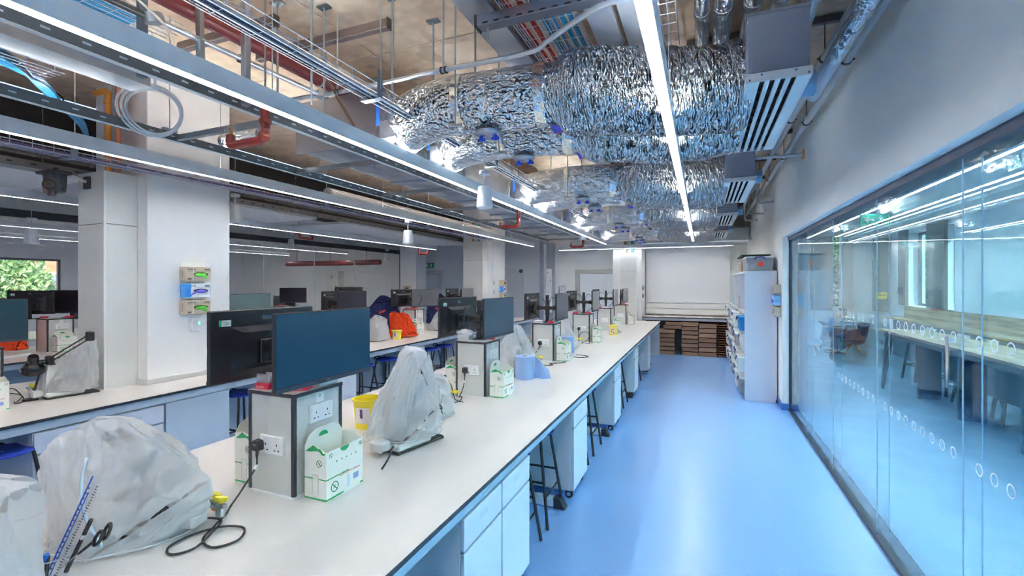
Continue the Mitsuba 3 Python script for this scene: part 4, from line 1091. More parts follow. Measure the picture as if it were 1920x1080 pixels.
part(k, 'barrel', rod((-2.04, .85, .915), (-2.075, .87, .965), .006, 10), 'satin', (.06, .06, .07), sm=40)
part(k, 'cap', rod((-2.058, .845, .955), (-2.045, .855, .985), .008, 10), 'satin', (.10, .45, .85), sm=40)

# lamp on the middle bench
k = thing('desk_lamp', 'black jointed desk lamp bowing its shade beside the cover at the big column', 'desk lamp')
M = PM(-5.29, 2.12, 1.195) @ rot([0, 1, 0], 28) @ rot([1, 0, 0], 10)
part(k, 'shade', lathe([(.078, -.055), (.076, -.03), (.062, 0), (.04, .022), (.030, .028), (.028, .026), (.060, -.004), (.074, -.032), (.078, -.055)], 28), 'gloss', (.05, .05, .06), sm=50, M=M)
part(k, 'lamp_holder', lathe([(.033, .028), (.033, .05), (.036, .052), (.036, .085), (.030, .10), (.001, .10)], 22), 'gloss', (.06, .06, .07), sm=40, M=M)
part(k, 'rating_label', bx(-.02, .014, -.0785, -.0765, -.038, -.024), 'satin', (.88, .88, .86), M=M)
part(k, 'arm_rod', rod((-5.24, 2.22, 1.255), (-4.93, 2.35, 1.46), .006), 'satin', BLACK)
part(k, 'arm_rod', rod((-5.22, 2.20, 1.215), (-4.90, 2.33, 1.42), .006), 'satin', BLACK)
part(k, 'joint', cat(bx(-5.27, -5.20, 2.185, 2.225, 1.20, 1.27, .006), bx(-5.30, -5.17, 2.19, 2.22, 1.195, 1.21, .003)), 'satin', BLACK)
part(k, 'stem', rod((-5.31, 2.12, .905), (-5.28, 2.18, 1.22), .009), 'satin', BLACK)
part(k, 'foot', mv(disc(.05, .015, 20), -5.31, 2.11, .9), 'satin', BLACK)
part(k, 'upper_joint', bx(-4.95, -4.88, 2.32, 2.36, 1.40, 1.48, .006), 'satin', BLACK)
# ---------------------------------------------------------------- on columns and walls
def glove_rack(face, o, label, group, specs, w=.27, hgt=.145, dep=.095, gap=.03, fine=True):
    """Clear rack with glove boxes stacked; o is the lower middle of its back on the wall."""
    k = thing('glove_rack', label, 'rack', group)
    F = FACE[face].copy(); F[:3, 3] = o
    n = len(specs)
    H = n * (hgt + gap)
    part(k, 'wire_frame', cat(*[cb(x, H / 2, dep + .004, .004, H + .02, .004) for x in (-w * .22, w * .47)], *[cb(0, q * (hgt + gap) - .006, dep / 2, w, .004, dep + .006) for q in range(n)], cb(0, H / 2, .002, w * .9, H + .04, .004)), 'satin', WHITE, M=F)
    for q, (c, gl, nm) in enumerate(specs):
        b = thing('glove_box', f'{nm} {label.split(" holding ")[0].replace("white wire rack", "in the rack")}', 'glove box', 'glove boxes')
        y0 = q * (hgt + gap)
        part(b, 'carton', bx(-w / 2, w / 2, y0, y0 + hgt, .006, dep, .002), 'satin', c, M=F)
        hole = [(.078 * (1 if abs(math.cos(t)) > .4 else .85) * math.cos(t), .022 * math.sin(t)) for t in np.linspace(0, 6.2, 22)]
        part(b, 'opening', mv(prism(hole, 0, .001), .025, y0 + hgt * .48, dep), 'matte', [g * .35 for g in gl], M=F)
        v, f = ball((0, 0, 0), (.062, .018, .016), 3 if fine else 2)
        v = v * (1 + .7 * (noise(v * 70, q + 3) - .5))[:, None]
        part(b, 'glove', cat((v + [.02, y0 + hgt * .44, dep + .004], f), xf(hullm([(0, 0, 0), (.06, -.03, .012), (.055, -.042, .012), (0, -.016, .002), (.03, -.01, .014)]), np.diag([1 if q != 1 else -1, 1, 1, 1]) @ trimesh.transformations.translation_matrix([.03, y0 + hgt * .42, dep]))), 'satin', gl, sm=40, M=F)
        dk = (.35, .32, .28) if c[2] < .8 else (.10, .30, .32)
        part(b, 'print', cat(*[bx(-w * .42, -w * .12, y0 + hgt * .80, y0 + hgt * .86, dep, dep + .0008), bx(-w * .46, w * .46, y0 + hgt * .70, y0 + hgt * .715, dep, dep + .0008), bx(w * .24, w * .44, y0 + hgt * .78, y0 + hgt * .88, dep, dep + .0008), bx(-w * .42, -w * .28, y0 + hgt * .08, y0 + hgt * .2, dep, dep + .0008)]), 'satin', dk, M=F)
        if c[2] > .85:
            part(b, 'blue_end', cat(bx(-w / 2, -w * .30, y0 + .002, y0 + hgt - .002, dep, dep + .001), bx(-w / 2 - .001, -w / 2, y0 + .002, y0 + hgt - .002, .01, dep)), 'satin', (.20, .58, .92), M=F)
        part(b, 'end_print', bx(-w / 2 - .001, -w / 2, y0 + hgt * .2, y0 + hgt * .8, dep * .35, dep * .6), 'satin', [x * .8 for x in c] if c[2] < .8 else (.6, .85, .98), M=F)
    return k


KRAFT, LIGHTB = (.78, .72, .64), (.90, .92, .95)
GRN, VIO, VBL = (.45, .88, .30), (.40, .42, .88), (.30, .35, .85)
glove_rack('+x', (-5.04, 3.30, 1.575), 'white wire rack on the big white column holding three glove boxes', 'glove racks', [(KRAFT, (.30, .75, .20), 'lowest kraft box of green gloves'), (LIGHTB, VIO, 'middle white and blue box of violet gloves'), (KRAFT, GRN, 'topmost kraft box of bright green gloves')])
glove_rack('+x', (-5.04, 11.55, 1.49), 'white wire rack on the second white column holding three glove boxes', 'glove racks', [(KRAFT, (.30, .75, .20), 'lowest kraft box of green gloves'), (LIGHTB, VIO, 'middle white and blue box'), (KRAFT, (.3, .3, .3), 'topmost kraft box')], fine=False)
glove_rack('-x', (1.115, 8.20, 1.39), 'white wire rack on the right wall beside the shelves holding three glove boxes', 'glove racks', [(KRAFT, (.7, .7, .65), 'lowest kraft box'), ((.55, .78, .95), VBL, 'middle blue box of blue gloves'), (KRAFT, (.7, .7, .65), 'topmost kraft box')], fine=False)
glove_rack('-y', (-8.72, 12.5, 1.49), 'white wire rack on the slim column by the exit door holding two glove boxes', 'glove racks', [(LIGHTB, VIO, 'white and blue box'), (KRAFT, (.3, .3, .3), 'kraft box')], fine=False)
k = thing('thermostat', 'small white wall controller with a green display below the glove boxes', 'thermostat')
part(k, 'case', bx(-5.039, -5.01, 3.27, 3.37, 1.385, 1.525, .004), 'satin', (.92, .93, .94))
part(k, 'display', bx(-5.0105, -5.009, 3.335, 3.36, 1.455, 1.49), 'satin', (.35, .95, .55), emit={'type': 'area', 'radiance': {'type': 'rgb', 'value': [.10, .85, .30]}})
part(k, 'keys', cat(bx(-5.0105, -5.009, 3.285, 3.30, 1.40, 1.44), bx(-5.0105, -5.009, 3.285, 3.30, 1.46, 1.50)), 'satin', (.82, .83, .85))
for y, z, w_ in ((11.32, 1.95, 'upper'), (11.32, 1.72, 'lower')):
    solo('switch_plate', bx(-5.038, -5.028, 10.995 + .02, 11.09, z - .09, z, .002), 'metal', (.75, .79, .82), f'{w_} metal switch plate on the second white column', 'switch plate', 'switch plates')
k = thing('dome_camera', 'black pan and tilt camera bracketed to the casing of the big column', 'camera')
part(k, 'wall_plate', bx(-5.50, -5.40, 2.562, 2.578, 2.80, 2.92, .004), 'satin', BLACK)
part(k, 'bracket', tube([(-5.45, 2.565, 2.87), (-5.47, 2.48, 2.90), (-5.50, 2.40, 2.90)], .014, 10), 'satin', (.85, .86, .87), sm=40)
part(k, 'top_plate', bx(-5.66, -5.40, 2.28, 2.44, 2.90, 2.93, .008), 'satin', (.09, .09, .11))
part(k, 'yoke', mv(lathe([(.001, 2.745), (.072, 2.745), (.078, 2.78), (.082, 2.90), (.001, 2.90)], 24), -5.51, 2.36, 0), 'satin', (.13, .14, .16), sm=40)
part(k, 'lens_head', xf(lathe([(.001, -.10), (.044, -.10), (.048, -.085), (.048, .10), (.036, .11), (.001, .11)], 24), PM(-5.53, 2.33, 2.77, 0) @ rot([0, 1, 0], 78) @ rot([1, 0, 0], 25)), 'satin', (.10, .10, .12), sm=40)

k = thing('exit_sign', 'green emergency exit sign with running figure and arrow above the grey door', 'exit sign')
part(k, 'panel', bx(-9.02, -8.50, 13.685, 13.719, 2.42, 2.60, .002), 'satin', (.03, .42, .32))
def stick(cx, cz, s):
    return cat(ball((cx, 13.684, cz + .05 * s), (.014 * s, .001, .014 * s), 1), hullm([(cx + a * s, y_, cz + b * s) for a, b in ((-.02, .032), (.02, .03), (.012, -.01), (-.014, -.01)) for y_ in (13.683, 13.685)]),
               *[rod((cx + a * s, 13.684, cz + b * s), (cx + c * s, 13.684, cz + d * s), .005 * s, 4) for a, b, c, d in ((-.01, -.01, -.04, -.04), (-.04, -.04, -.065, -.036), (.008, -.01, .02, -.04), (.02, -.04, .008, -.068), (.015, .028, .042, .0), (-.015, .028, -.045, .012))])
part(k, 'running_figure', stick(-8.92, 2.51, 1.0), 'matte', WHITE)
part(k, 'doorway', cat(bx(-8.82, -8.81, 13.683, 13.685, 2.45, 2.57), bx(-8.74, -8.73, 13.683, 13.685, 2.45, 2.57), bx(-8.82, -8.73, 13.683, 13.685, 2.56, 2.57), bx(-8.80, -8.75, 13.683, 13.685, 2.45, 2.55)), 'matte', WHITE)
part(k, 'arrow', cat(hullm([(-8.60 + a, y_, 2.51 + b) for a, b in ((-.05, .0), (.05, .0), (0, .06)) for y_ in (13.683, 13.685)]), bx(-8.615, -8.585, 13.683, 13.685, 2.45, 2.51)), 'matte', WHITE)
k = thing('electrical_cabinet', 'tall slim white electrical cabinet beside the grey cladding strips', 'electrical cabinet')
part(k, 'case', bx(-4.43, -4.26, 13.55, 13.655, 1.0, 2.34, .004), 'satin', (.93, .93, .92))
part(k, 'door_gap', bx(-4.425, -4.265, 13.5485, 13.55, 1.62, 1.627), 'matte', (.45, .45, .46))
part(k, 'lock', cat(bx(-4.29, -4.275, 13.544, 13.55, 1.95, 2.0), bx(-4.36, -4.345, 13.544, 13.55, 2.2, 2.24)), 'satin', BLACK)
k = thing('notice_board', 'small framed notice with lines of print left of the double door', 'notice')
part(k, 'frame', bx(-4.14, -3.90, 13.885, 13.899, 1.50, 1.82, .003), 'satin', (.60, .61, .63))
part(k, 'paper', bx(-4.12, -3.92, 13.883, 13.885, 1.52, 1.80), 'satin', (.88, .89, .91))
part(k, 'print', cat(*[bx(-4.06, -3.94, 13.882, 13.883, 1.55 + q * .04, 1.556 + q * .04) for q in range(6)], bx(-4.10, -4.075, 13.882, 13.883, 1.54, 1.78)), 'satin', (.35, .36, .38))
k = thing('notice_board', 'framed notice on the double door beside the end column', 'notice')
part(k, 'frame', bx(-2.42, -2.18, 13.862, 13.874, 1.45, 1.95, .003), 'satin', (.55, .45, .42))
part(k, 'paper', bx(-2.40, -2.20, 13.86, 13.862, 1.47, 1.93), 'satin', (.95, .94, .93))
for z, w_ in ((1.77, 'upper'), (1.56, 'lower')):
    solo('door_bell', xf(lathe([(.001, 0), (.06, 0), (.06, .02), (.045, .04), (.001, .045)], 22), PM(-1.499, 13.05, z) @ rot([0, 1, 0], 90)), 'satin', (.45, .46, .48), f'{w_} round grey fitting on the side of the end column', 'wall fitting', 'round fittings on the end column', sm=40)
k = thing('electrical_cabinet', 'pale cabinet seen through the partition near its far end', 'electrical cabinet')
part(k, 'case', bx(-13.2, -12.6, 13.6, 13.895, .8, 2.35, .004), 'satin', (.90, .89, .84))
part(k, 'lock', cat(bx(-12.72, -12.68, 13.59, 13.6, 1.7, 1.8), bx(-12.92, -12.88, 13.59, 13.6, 2.1, 2.16)), 'satin', BLACK)

# blind, sill trunking and window bench at the end wall
k = thing('roller_blind', 'big white roller blind covering the end wall window', 'blind')
part(k, 'fabric', bx(-1.49, .70, 13.80, 13.803, 1.37, 2.93), 'satin', (.96, .96, .96))
part(k, 'hem_bar', bx(-1.49, .70, 13.792, 13.81, 1.345, 1.37, .004), 'satin', (.90, .91, .92))
part(k, 'cassette', bx(-1.49, .70, 13.78, 13.85, 2.93, 2.985, .004), 'satin', (.93, .93, .94))
k = thing('dado_trunking', 'white sill trunking with sockets below the blind', 'trunking')
part(k, 'channel', cat(bx(-1.49, 1.1, 13.74, 13.895, 1.19, 1.335, .004), bx(-1.49, 1.1, 13.76, 13.895, 1.03, 1.185, .004)), 'satin', (.94, .94, .93))
for x in (-1.1, -.2, .35):
    socket(k, '-y', x, 13.74, 1.26)
k = thing('window_bench', 'white bench with black edge along the end wall over the box stacks', 'lab bench')
part(k, 'worktop', bx(-1.49, 1.10, 13.12, 13.895, .966, .9885, .002), 'satin', (.10, .11, .14))
part(k, 'laminate_top', bx(-1.488, 1.098, 13.122, 13.893, .9886, .99), 'satin', LAM)
part(k, 'fascia', bx(-1.49, 1.10, 13.14, 13.16, .895, .965, .002), 'satin', (.72, .76, .82))
part(k, 'back_panel', bx(-1.49, 1.10, 13.80, 13.82, 0, .96), 'satin', (.22, .23, .25))

# flat wooden boxes in stacks
CNT = ['', 'second', 'third', 'fourth', 'fifth', 'sixth', 'seventh']
G = 'flat brown boxes stacked under the end bench'
def stack(x0, w, n, where, zh=.112, jit=.01, start=0.0, y0=13.0):
    for q in range(n):
        dx, dy = rng.uniform(-jit, jit), rng.uniform(-.008, .008)
        z = start + q * (zh * .84 + .020)
        tone = rng.choice([(.56, .42, .31), (.62, .47, .35), (.48, .35, .26), (.68, .53, .40)])
        nth = 'lowest' if q == 0 else 'topmost' if q == n - 1 else f'{CNT[q]} from the floor'
        b = thing('flat_box', f'brown box, {nth} in the {where}', 'box', G)
        part(b, 'tray', bx(x0 + dx, x0 + w + dx, y0 + dy, y0 + dy + .42, z + .001, z + zh * .62, .003), 'satin', tone)
        part(b, 'lid', bx(x0 + dx - .003, x0 + w + dx + .003, y0 + dy - .004, y0 + dy + .424, z + zh * .62 + .0006, z + zh * .84, .003), 'satin', tone)
stack(-1.07, .40, 6, 'stack next to the near bench')
stack(-.49, .40, 8, 'second stack, left of the tall one', zh=.108)
stack(-.07, .42, 7, 'tall stack beside the slatted rack', zh=.122)
for q, (x, lab) in enumerate(((-.95, 'lower one bridging the gap between the first two stacks'), (-.90, 'upper one bridging the gap between the first two stacks'))):
    b = thing('flat_box', f'flat brown box, {lab}', 'box', G)
    z = .694 + q * .085
    part(b, 'tray', bx(x, x + .455, 12.99, 13.40, z, z + .05, .003), 'satin', (.56, .42, .31))
    part(b, 'lid', bx(x - .003, x + .458, 12.987, 13.405, z + .052, z + .075, .003), 'satin', (.56, .42, .31))
k = thing('slat_rack', 'dark rack of thin wooden shelves right of the brown box stacks', 'rack')
part(k, 'side_panel', bx(.37, .385, 13.02, 13.6, 0, .88), 'satin', (.16, .12, .12))
part(k, 'side_panel', bx(.75, .765, 13.02, 13.6, 0, .88), 'satin', (.16, .12, .12))
part(k, 'back_panel', bx(.386, .749, 13.58, 13.6, 0, .88), 'satin', (.12, .09, .10))
for q in range(14):
    part(k, 'shelf', bx(.386, .749, 13.0 + rng.uniform(0, .03), 13.575, .03 + q * .06, .042 + q * .06, .002), 'boxwood')

# tall white shelf unit
k = thing('shelf_unit', 'tall white open shelf unit along the right wall, end panel to the camera', 'shelf unit')
SX0, SX1, SY0, SY1, SZ = .64, 1.085, 8.38, 12.75, 2.10
part(k, 'end_panel', bx(SX0, SX1, SY0, SY0 + .03, 0, SZ, .003), 'satin', (.86, .88, .91))
ys = [8.41, 9.48, 10.57, 11.66, 12.72]
for y in ys[1:]:
    part(k, 'upright', bx(SX0, SX1, y, y + .03, 0, SZ, .003), 'satin', (.90, .91, .92))
part(k, 'back_board', bx(1.085, 1.10, SY0, SY1, .05, SZ), 'satin', (.88, .89, .90))
part(k, 'top_board', bx(SX0, SX1, SY0 + .031, SY1, SZ - .03, SZ, .003), 'satin', (.90, .91, .93))
levels = [.07, .42, .78, 1.10, 1.40]
for a, b in zip(ys[:-1], ys[1:]):
    for z in levels:
        part(k, 'shelf', bx(SX0 + .003, 1.084, a + .031 if a > 8.42 else a + .001, b - .001, z, z + .025), 'satin', (.92, .92, .93))
part(k, 'plinth', bx(SX0 + .04, SX0 + .055, SY0 + .03, SY1, 0, .069), 'satin', (.20, .24, .30))


def crate(x0, x1, y0, y1, z, hgt, label, mat='tub_plastic', col=WHITE, lid=None, handle=(.12, .16, .40), group='storage boxes on the shelves', fill=None):
    k = thing('storage_box', label, 'storage box', group)
    t = .014
    rim = [(x0 - t, y0 - t), (x1 + t, y0 - t), (x1 + t, y1 + t), (x0 - t, y1 + t)]
    lo = [(x0, y0), (x1, y0), (x1, y1), (x0, y1)]
    wall = sheet([[(*p, z + .002) for p in lo + lo[:1]], [(*p, z + hgt * .9) for p in rim + rim[:1]]])
    base = bx(x0, x1, y0, y1, z + .001, z + .004)
    part(k, 'walls', cat(wall, base), mat, col)
    part(k, 'lid', bx(x0 - t - .006, x1 + t + .006, y0 - t - .006, y1 + t + .006, z + hgt * .9, z + hgt, .004), 'satin', lid or (.93, .95, .96))
    if handle:
        for s, yy in ((-1, (y0 + y1) / 2),):
            part(k, 'clip_handle', tube(spl([(x0 - t - .006, yy - .05, z + hgt * .96), (x0 - t - .022, yy - .045, z + hgt * .8), (x0 - t - .024, yy, z + hgt * .70), (x0 - t - .022, yy + .045, z + hgt * .8), (x0 - t - .006, yy + .05, z + hgt * .96)], 5), .006, 6), 'satin', handle, sm=40)
    if fill:
        part(k, 'contents', bx(x0 + .02, x1 - .02, y0 + .02, y1 - .02, z + .005, z + hgt * .6, .01), 'satin', fill)
    return k


B = [(8.45, 9.44), (9.55, 10.53), (10.64, 11.62), (11.73, 12.68)]
PAL = [(.96, .96, .95), (.93, .95, .96), (.95, .94, .92)]
where = ['nearest bay', 'second bay', 'third bay', 'last bay']
for bi, (a, b) in enumerate(B):
    for li, z0 in enumerate(levels):
        top = (levels[1:] + [2.05])[li]
        lv = ['bottom shelf', 'second shelf', 'third shelf', 'fourth shelf', 'top shelf'][li]
        if li == 4:
            continue
        n = 2
        for q in range(n):
            ya, yb = a + (b - a) * q / n + .02, a + (b - a) * (q + 1) / n - .02
            hh = (top - z0 - .025) * rng.uniform(.72, .88)
            col = PAL[(bi + li + q) % 3]
            op = (bi * 2 + li + q) % 3 == 0
            c, lidc, fill = col, None, None
            if (bi, li, q) == (0, 3, 0):
                c, op, lidc = (.10, .50, .78), False, (.12, .56, .82)
            elif (bi, li, q) == (0, 2, 1):
                fill = (.75, .60, .45)
            stick_out = rng.uniform(.0, .05)
            desc = 'blue lidded' if lidc else ('milky white' if not op else 'see through')
            crate(SX0 - .03 - stick_out, 1.03, ya, yb, z0 + .026, hh, f'{desc} storage box on the {lv} of the {where[bi]}, {"near" if q == 0 else "far"} half', 'tub_plastic' if op else 'satin', c, lidc, fill=fill if op else None)
solo('flat_carton', bx(.70, .98, 8.52, 8.86, 1.4255, 1.60, .004), 'satin', (.55, .42, .78), 'purple box on the fourth shelf level above the blue lidded box', 'box')
solo('flat_carton', bx(.66, .98, 9.62, 9.95, 1.4255, 1.66, .004), 'satin', (.16, .18, .50), 'navy blue box on the top shelf of the second bay', 'box')
solo('flat_carton', bx(.66, .98, 10.7, 11.2, 1.4255, 1.62, .004), 'satin', (.62, .80, .88), 'light blue box on the top shelf of the third bay', 'box')
crate(.68, 1.05, 8.47, 9.25, SZ + .001, .235, 'big clear box with blue clip and red label on top of the shelf unit', 'tub_plastic', WHITE, group=None, handle=None, fill=(.80, .82, .83))
k = 'storage_box_%03d' % (len([q for q in labels if q.startswith('storage_box')]) - 1)
part(k, 'clip_handle', tube(spl([(.80, 8.44, SZ + .185), (.805, 8.425, SZ + .215), (.865, 8.42, SZ + .225), (.925, 8.425, SZ + .215), (.93, 8.44, SZ + .185)], 5), .009, 8), 'satin', (.12, .13, .45), sm=40)
part(k, 'red_label', bx(.835, .915, 8.452, 8.454, SZ + .075, SZ + .145), 'satin', (.90, .28, .16))
k = thing('cardboard_carton', 'brown carton behind the clear box on top of the shelf unit', 'box')
part(k, 'carton', bx(.66, .96, 9.32, 9.8, SZ + .001, SZ + .20, .003), 'satin', (.62, .47, .36))
part(k, 'tape', bx(.659, .6605, 9.52, 9.58, SZ + .002, SZ + .2), 'satin', (.72, .58, .46))
solo('flat_tray', hullm([(x, y, z) for x in (.62, 1.06) for y, z in ((8.8, SZ + .262), (9.9, SZ + .262), (8.78, SZ + .285), (9.92, SZ + .275))]), 'satin', (.06, .16, .14), 'dark green flat tray lying across the boxes on top of the shelf unit', 'tray')
# ---------------------------------------------------------------- services under the slab
TOP = 3.95
def yb(x0, x1, y0, y1, z0, z1, b=0.0):
    return bx(x0, x1, y0, y1, z0, z1, b)


# foil wrapped ducts: rigid run on the left, creased flexible run on the right
def duct(k_, yr, label, rflex=.265, seed=0):
    k = thing('foil_duct', label, 'air duct', 'foil wrapped air ducts')
    r0 = np.random.default_rng(seed)
    sg = r0.uniform(-.03, .03)
    pts = [(-2.50, yr - .02, 3.22), (-2.30, yr - .20, 3.20), (-2.05, yr - .39, 3.19), (-1.70, yr - .47, 3.20), (-1.35, yr - .44, 3.205), (-.95, yr - .37, 3.20 + sg * .5), (-.55, yr - .25, 3.19 + sg), (-.20, yr - .10, 3.185 + sg), (.10, yr - .02, 3.21), (.235, yr, 3.225)]
    p = spl(pts, 26)
    L = np.r_[0, np.cumsum(np.linalg.norm(np.diff(p, axis=0), axis=1))]
    s = np.linspace(0, L[-1], 420)
    P = np.stack([np.interp(s, L, p[:, q]) for q in range(3)], 1)
    n = 84
    x = P[:, 0]
    w = np.clip((x + 1.05) / .25, 0, 1); w = w * w * (3 - 2 * w)      # 0 rigid, 1 flexible
    R = .20 + (rflex - .20) * w
    R = R * (1 - .10 * np.exp(-((x + .95) / .05) ** 2))
    (v, f), pp, us, ws = tube(P, R, n, caps=False, frames=True)
    V = v.reshape(len(P), n, 3)
    D = (V - P[:, None]) / R[:, None, None]
    th = np.arange(n) / n * 2 * np.pi
    q = np.stack([np.broadcast_to(s[:, None], (len(P), n)), np.broadcast_to(np.cos(th) * .5, (len(P), n)), np.broadcast_to(np.sin(th) * .5, (len(P), n))], -1)
    ridg = 1 - np.abs(2 * noise(q * [46, 4.5, 4.5], seed) - 1)
    ridg2 = 1 - np.abs(2 * noise(q * [95, 10.0, 10.0], seed + 3) - 1)
    soft = fbm(q * [4, 2.5, 2.5], 3, seed + 7) - .5
    fine = 1 - np.abs(2 * noise(q * [24, 15, 15], seed + 5) - 1)
    disp = w[:, None] * (.013 * ridg ** 2 + .009 * ridg2 ** 2 + .045 * soft) + (1 - w[:, None]) * (.020 * soft + .007 * fine ** 2)
    V = V + D * disp[..., None]
    V[..., 2] = np.where(w[:, None] > 0, V[..., 2], V[..., 2])
    i0 = int(np.searchsorted(x, -1.0))
    def piece(a, b):
        g = np.concatenate([V[a:b], V[a:b, :1]], 1)
        return sheet(g)
    part(k, 'rigid_run', piece(0, i0 + 1), 'foil', sm=True)
    part(k, 'flexible_run', piece(i0, len(P)), 'foil_flex', sm=True)
    def band(xc, wd, extra=.006):
        i = int(np.searchsorted(x, xc)); j = int(np.searchsorted(x, xc + wd))
        Q = V[i:j + 1] + D[i:j + 1] * extra
        return sheet(np.concatenate([Q, Q[:, :1]], 1))
    part(k, 'joint_tape', band(-1.08, .07), 'chrome', (.90, .91, .93), sm=True)
    part(k, 'joint_tape', band(-1.62, .05, .004), 'chrome', (.90, .91, .93), sm=True)
    # access plate with two blue wing knobs under the run
    c = np.array([-1.42, yr - .46, 3.20 - .235])
    pl = part(k, 'access_plate', mv(lathe([(.001, -.012), (.055, -.012), (.085, -.004), (.095, .012), (.09, .02)], 26), *c), 'metal', (.70, .73, .76), sm=True, M=np.diag([1.6, .8, 1, 1.0]) @ np.eye(4) if False else None)
    for dx in (-.05, .06):
        part(pl, 'wing_knob', cat(mv(lathe([(.001, -.045), (.012, -.045), (.016, -.02), (.012, -.01)], 10), c[0] + dx, c[1], c[2]), bx(c[0] + dx - .03, c[0] + dx + .03, c[1] - .006, c[1] + .006, c[2] - .045, c[2] - .022, .004)), 'satin', (.12, .28, .80))
    a = np.array([-.88, yr - .36, 3.20 - .225 - .012])
    part(k, 'flow_arrow', hullm([a + [-.09, -.05, .03], a + [.09, .02, .0], a + [-.09, .05, .0], a + [-.09, -.05, .028], a + [.09, .02, -.002], a + [-.09, .05, -.002]]), 'satin', (.16, .22, .70))
    part(k, 'flow_arrow_edge', hullm([a + [-.08, .052, -.001], a + [.09, .022, -.001], a + [.09, .035, .001], a + [-.08, .065, .001], a + [-.08, .06, -.004]]), 'satin', (.85, .35, .30))
    # damper box and its handle by the main duct
    part(k, 'damper_box', bx(-2.34, -2.20, yr - .50, yr - .34, 3.03, 3.17, .004), 'metal', (.62, .65, .68))
    hd = part(k, 'damper_handle', bx(-2.375, -2.342, yr - .50, yr - .48, 3.14, 3.36, .005), 'satin', (.13, .35, .82))
    part(hd, 'fixing', bx(-2.365, -2.35, yr - .478, yr - .20, 3.20, 3.23), 'satin', (.75, .77, .8))
    part(k, 'hanger_rod', rod((-1.55, yr - .70, 2.98), (-1.55, yr - .70, TOP), .005), 'metal', GALV)
    part(k, 'hanger_foot', bx(-1.60, -1.50, yr - .71, yr - .69, 2.965, 2.98), 'metal', GALV)
    return k


YP = [2.98 + 2.85 * q for q in range(4)]
nth = ['nearest', 'second', 'third', 'farthest']
dn = 0
for q, yp in enumerate(YP):
    for j, off in enumerate((.49, 1.22)):
        dn += 1
        duct(q, yp + off, f'silver foil duct feeding the {nth[q]} ceiling diffuser, its {"front" if j == 0 else "rear"} one', .275 if j == 0 else .25, 10 * dn)

for q, yp in enumerate(YP):
    k = thing('slot_diffuser', f'{nth[q]} grey plenum box with white four slot diffuser by the right wall', 'air diffuser', 'slot diffusers')
    x0, x1, y0, y1, z0 = .235, .565, yp, yp + 1.56, 3.05
    part(k, 'plenum', cat(bx(x0 + .012, x1 - .012, y0 + .012, y1 - .012, z0 + .052, z0 + .40, .003)), 'satin', (.36, .41, .46))
    part(k, 'plenum_flange', bx(x0 + .006, x1 - .006, y0 + .006, y1 - .006, z0 + .385, z0 + .401), 'satin', (.30, .34, .38))
    part(k, 'front_lip', cat(bx(x0, x1, y0, y0 + .012, z0, z0 + .05, .002)), 'satin', (.84, .84, .83))
    part(k, 'rear_lip', bx(x0, x1, y1 - .012, y1, z0, z0 + .05, .002), 'satin', (.84, .84, .83))
    for x in (x0, x1 - .012):
        part(k, 'side_lip', bx(x, x + .012, y0 + .0125, y1 - .0125, z0, z0 + .05, .002), 'satin', (.88, .90, .91))
    xs = [x0 + .0125, x0 + .085, x0 + .133, x0 + .181, x0 + .229, x1 - .0125]
    ws_ = [(xs[0], x0 + .072)] + [(x0 + .072 + .026 + q2 * .0525, x0 + .072 + .0525 + q2 * .0525) for q2 in range(3)] + [(x0 + .072 + .026 + 3 * .0525, xs[-1])]
    for a, b in ws_:
        part(k, 'face_bar', bx(a, b, y0 + .0125, y1 - .0125, z0 + .001, z0 + .012, .001), 'satin', (.88, .91, .93))
    part(k, 'slot_backing', bx(x0 + .0125, x1 - .0125, y0 + .0125, y1 - .0125, z0 + .030, z0 + .034), 'matte', (.05, .05, .06))
    for a, b in zip(ws_[:-1], ws_[1:]):
        copies(k, 'slot_vane', bx(a[1] + .001, b[0] - .001, 0, .006, 0, .016), 'satin', (.13, .14, .16), [(0, y0 + .05 + t * .15, z0 + .012) for t in range(10)])
    copies(k, 'screw', xf(disc(.006, .002, 8), FACE['-y']), 'metal', (.4, .4, .42), [(x, y0, z) for x, z in ((x0 + .02, z0 + .012), (x0 + .08, z0 + .036), (x1 - .08, z0 + .036), (x1 - .02, z0 + .012))])
    part(k, 'fan_casing', xf(lathe([(.001, 0), (.07, 0), (.08, .02), (.08, .10), (.001, .10)], 18), PM(x1 + .01, y0 + .55, z0 + .15) @ rot([0, 1, 0], 90)), 'satin', (.52, .68, .80), sm=40)

# main rectangular duct
k = thing('main_duct', 'big galvanised rectangular duct over the near bench, square end to the camera', 'air duct')
for a in np.arange(3.32, 12.0, 1.45):
    part(k, 'duct_section', bx(-3.55, -2.56, a, min(a + 1.43, 12.2), 3.15, 3.58, .004), 'galv')
    part(k, 'flange', bx(-3.58, -2.53, a - .012, a + .012, 3.125, 3.605, .003), 'metal', (.66, .69, .72))
def _galv(p, n, uv):
    t = pf(p.x * 3.5, p.y * 2.2, p.z * 3.5, 3)
    return mix(L3(.62, .66, .70), L3(.86, .88, .90), sst(.2, .8, t))
scene['galv'] = tex(_galv, 0.33, metallic=0.85)
k = thing('cable_trunking', 'flat galvanised trunking crossing the upper left corner, ending above the white coil', 'trunking')
part(k, 'channel', bx(-3.58, -3.38, -2.0, 1.94, 3.20, 3.30, .004), 'galv')
part(k, 'cover_lip', bx(-3.585, -3.375, -2.0, 1.945, 3.285, 3.302, .002), 'metal', GALV)
part(k, 'hanger_post', bx(-3.50, -3.46, 1.5, 1.54, 3.30, TOP), 'metal', STEEL)

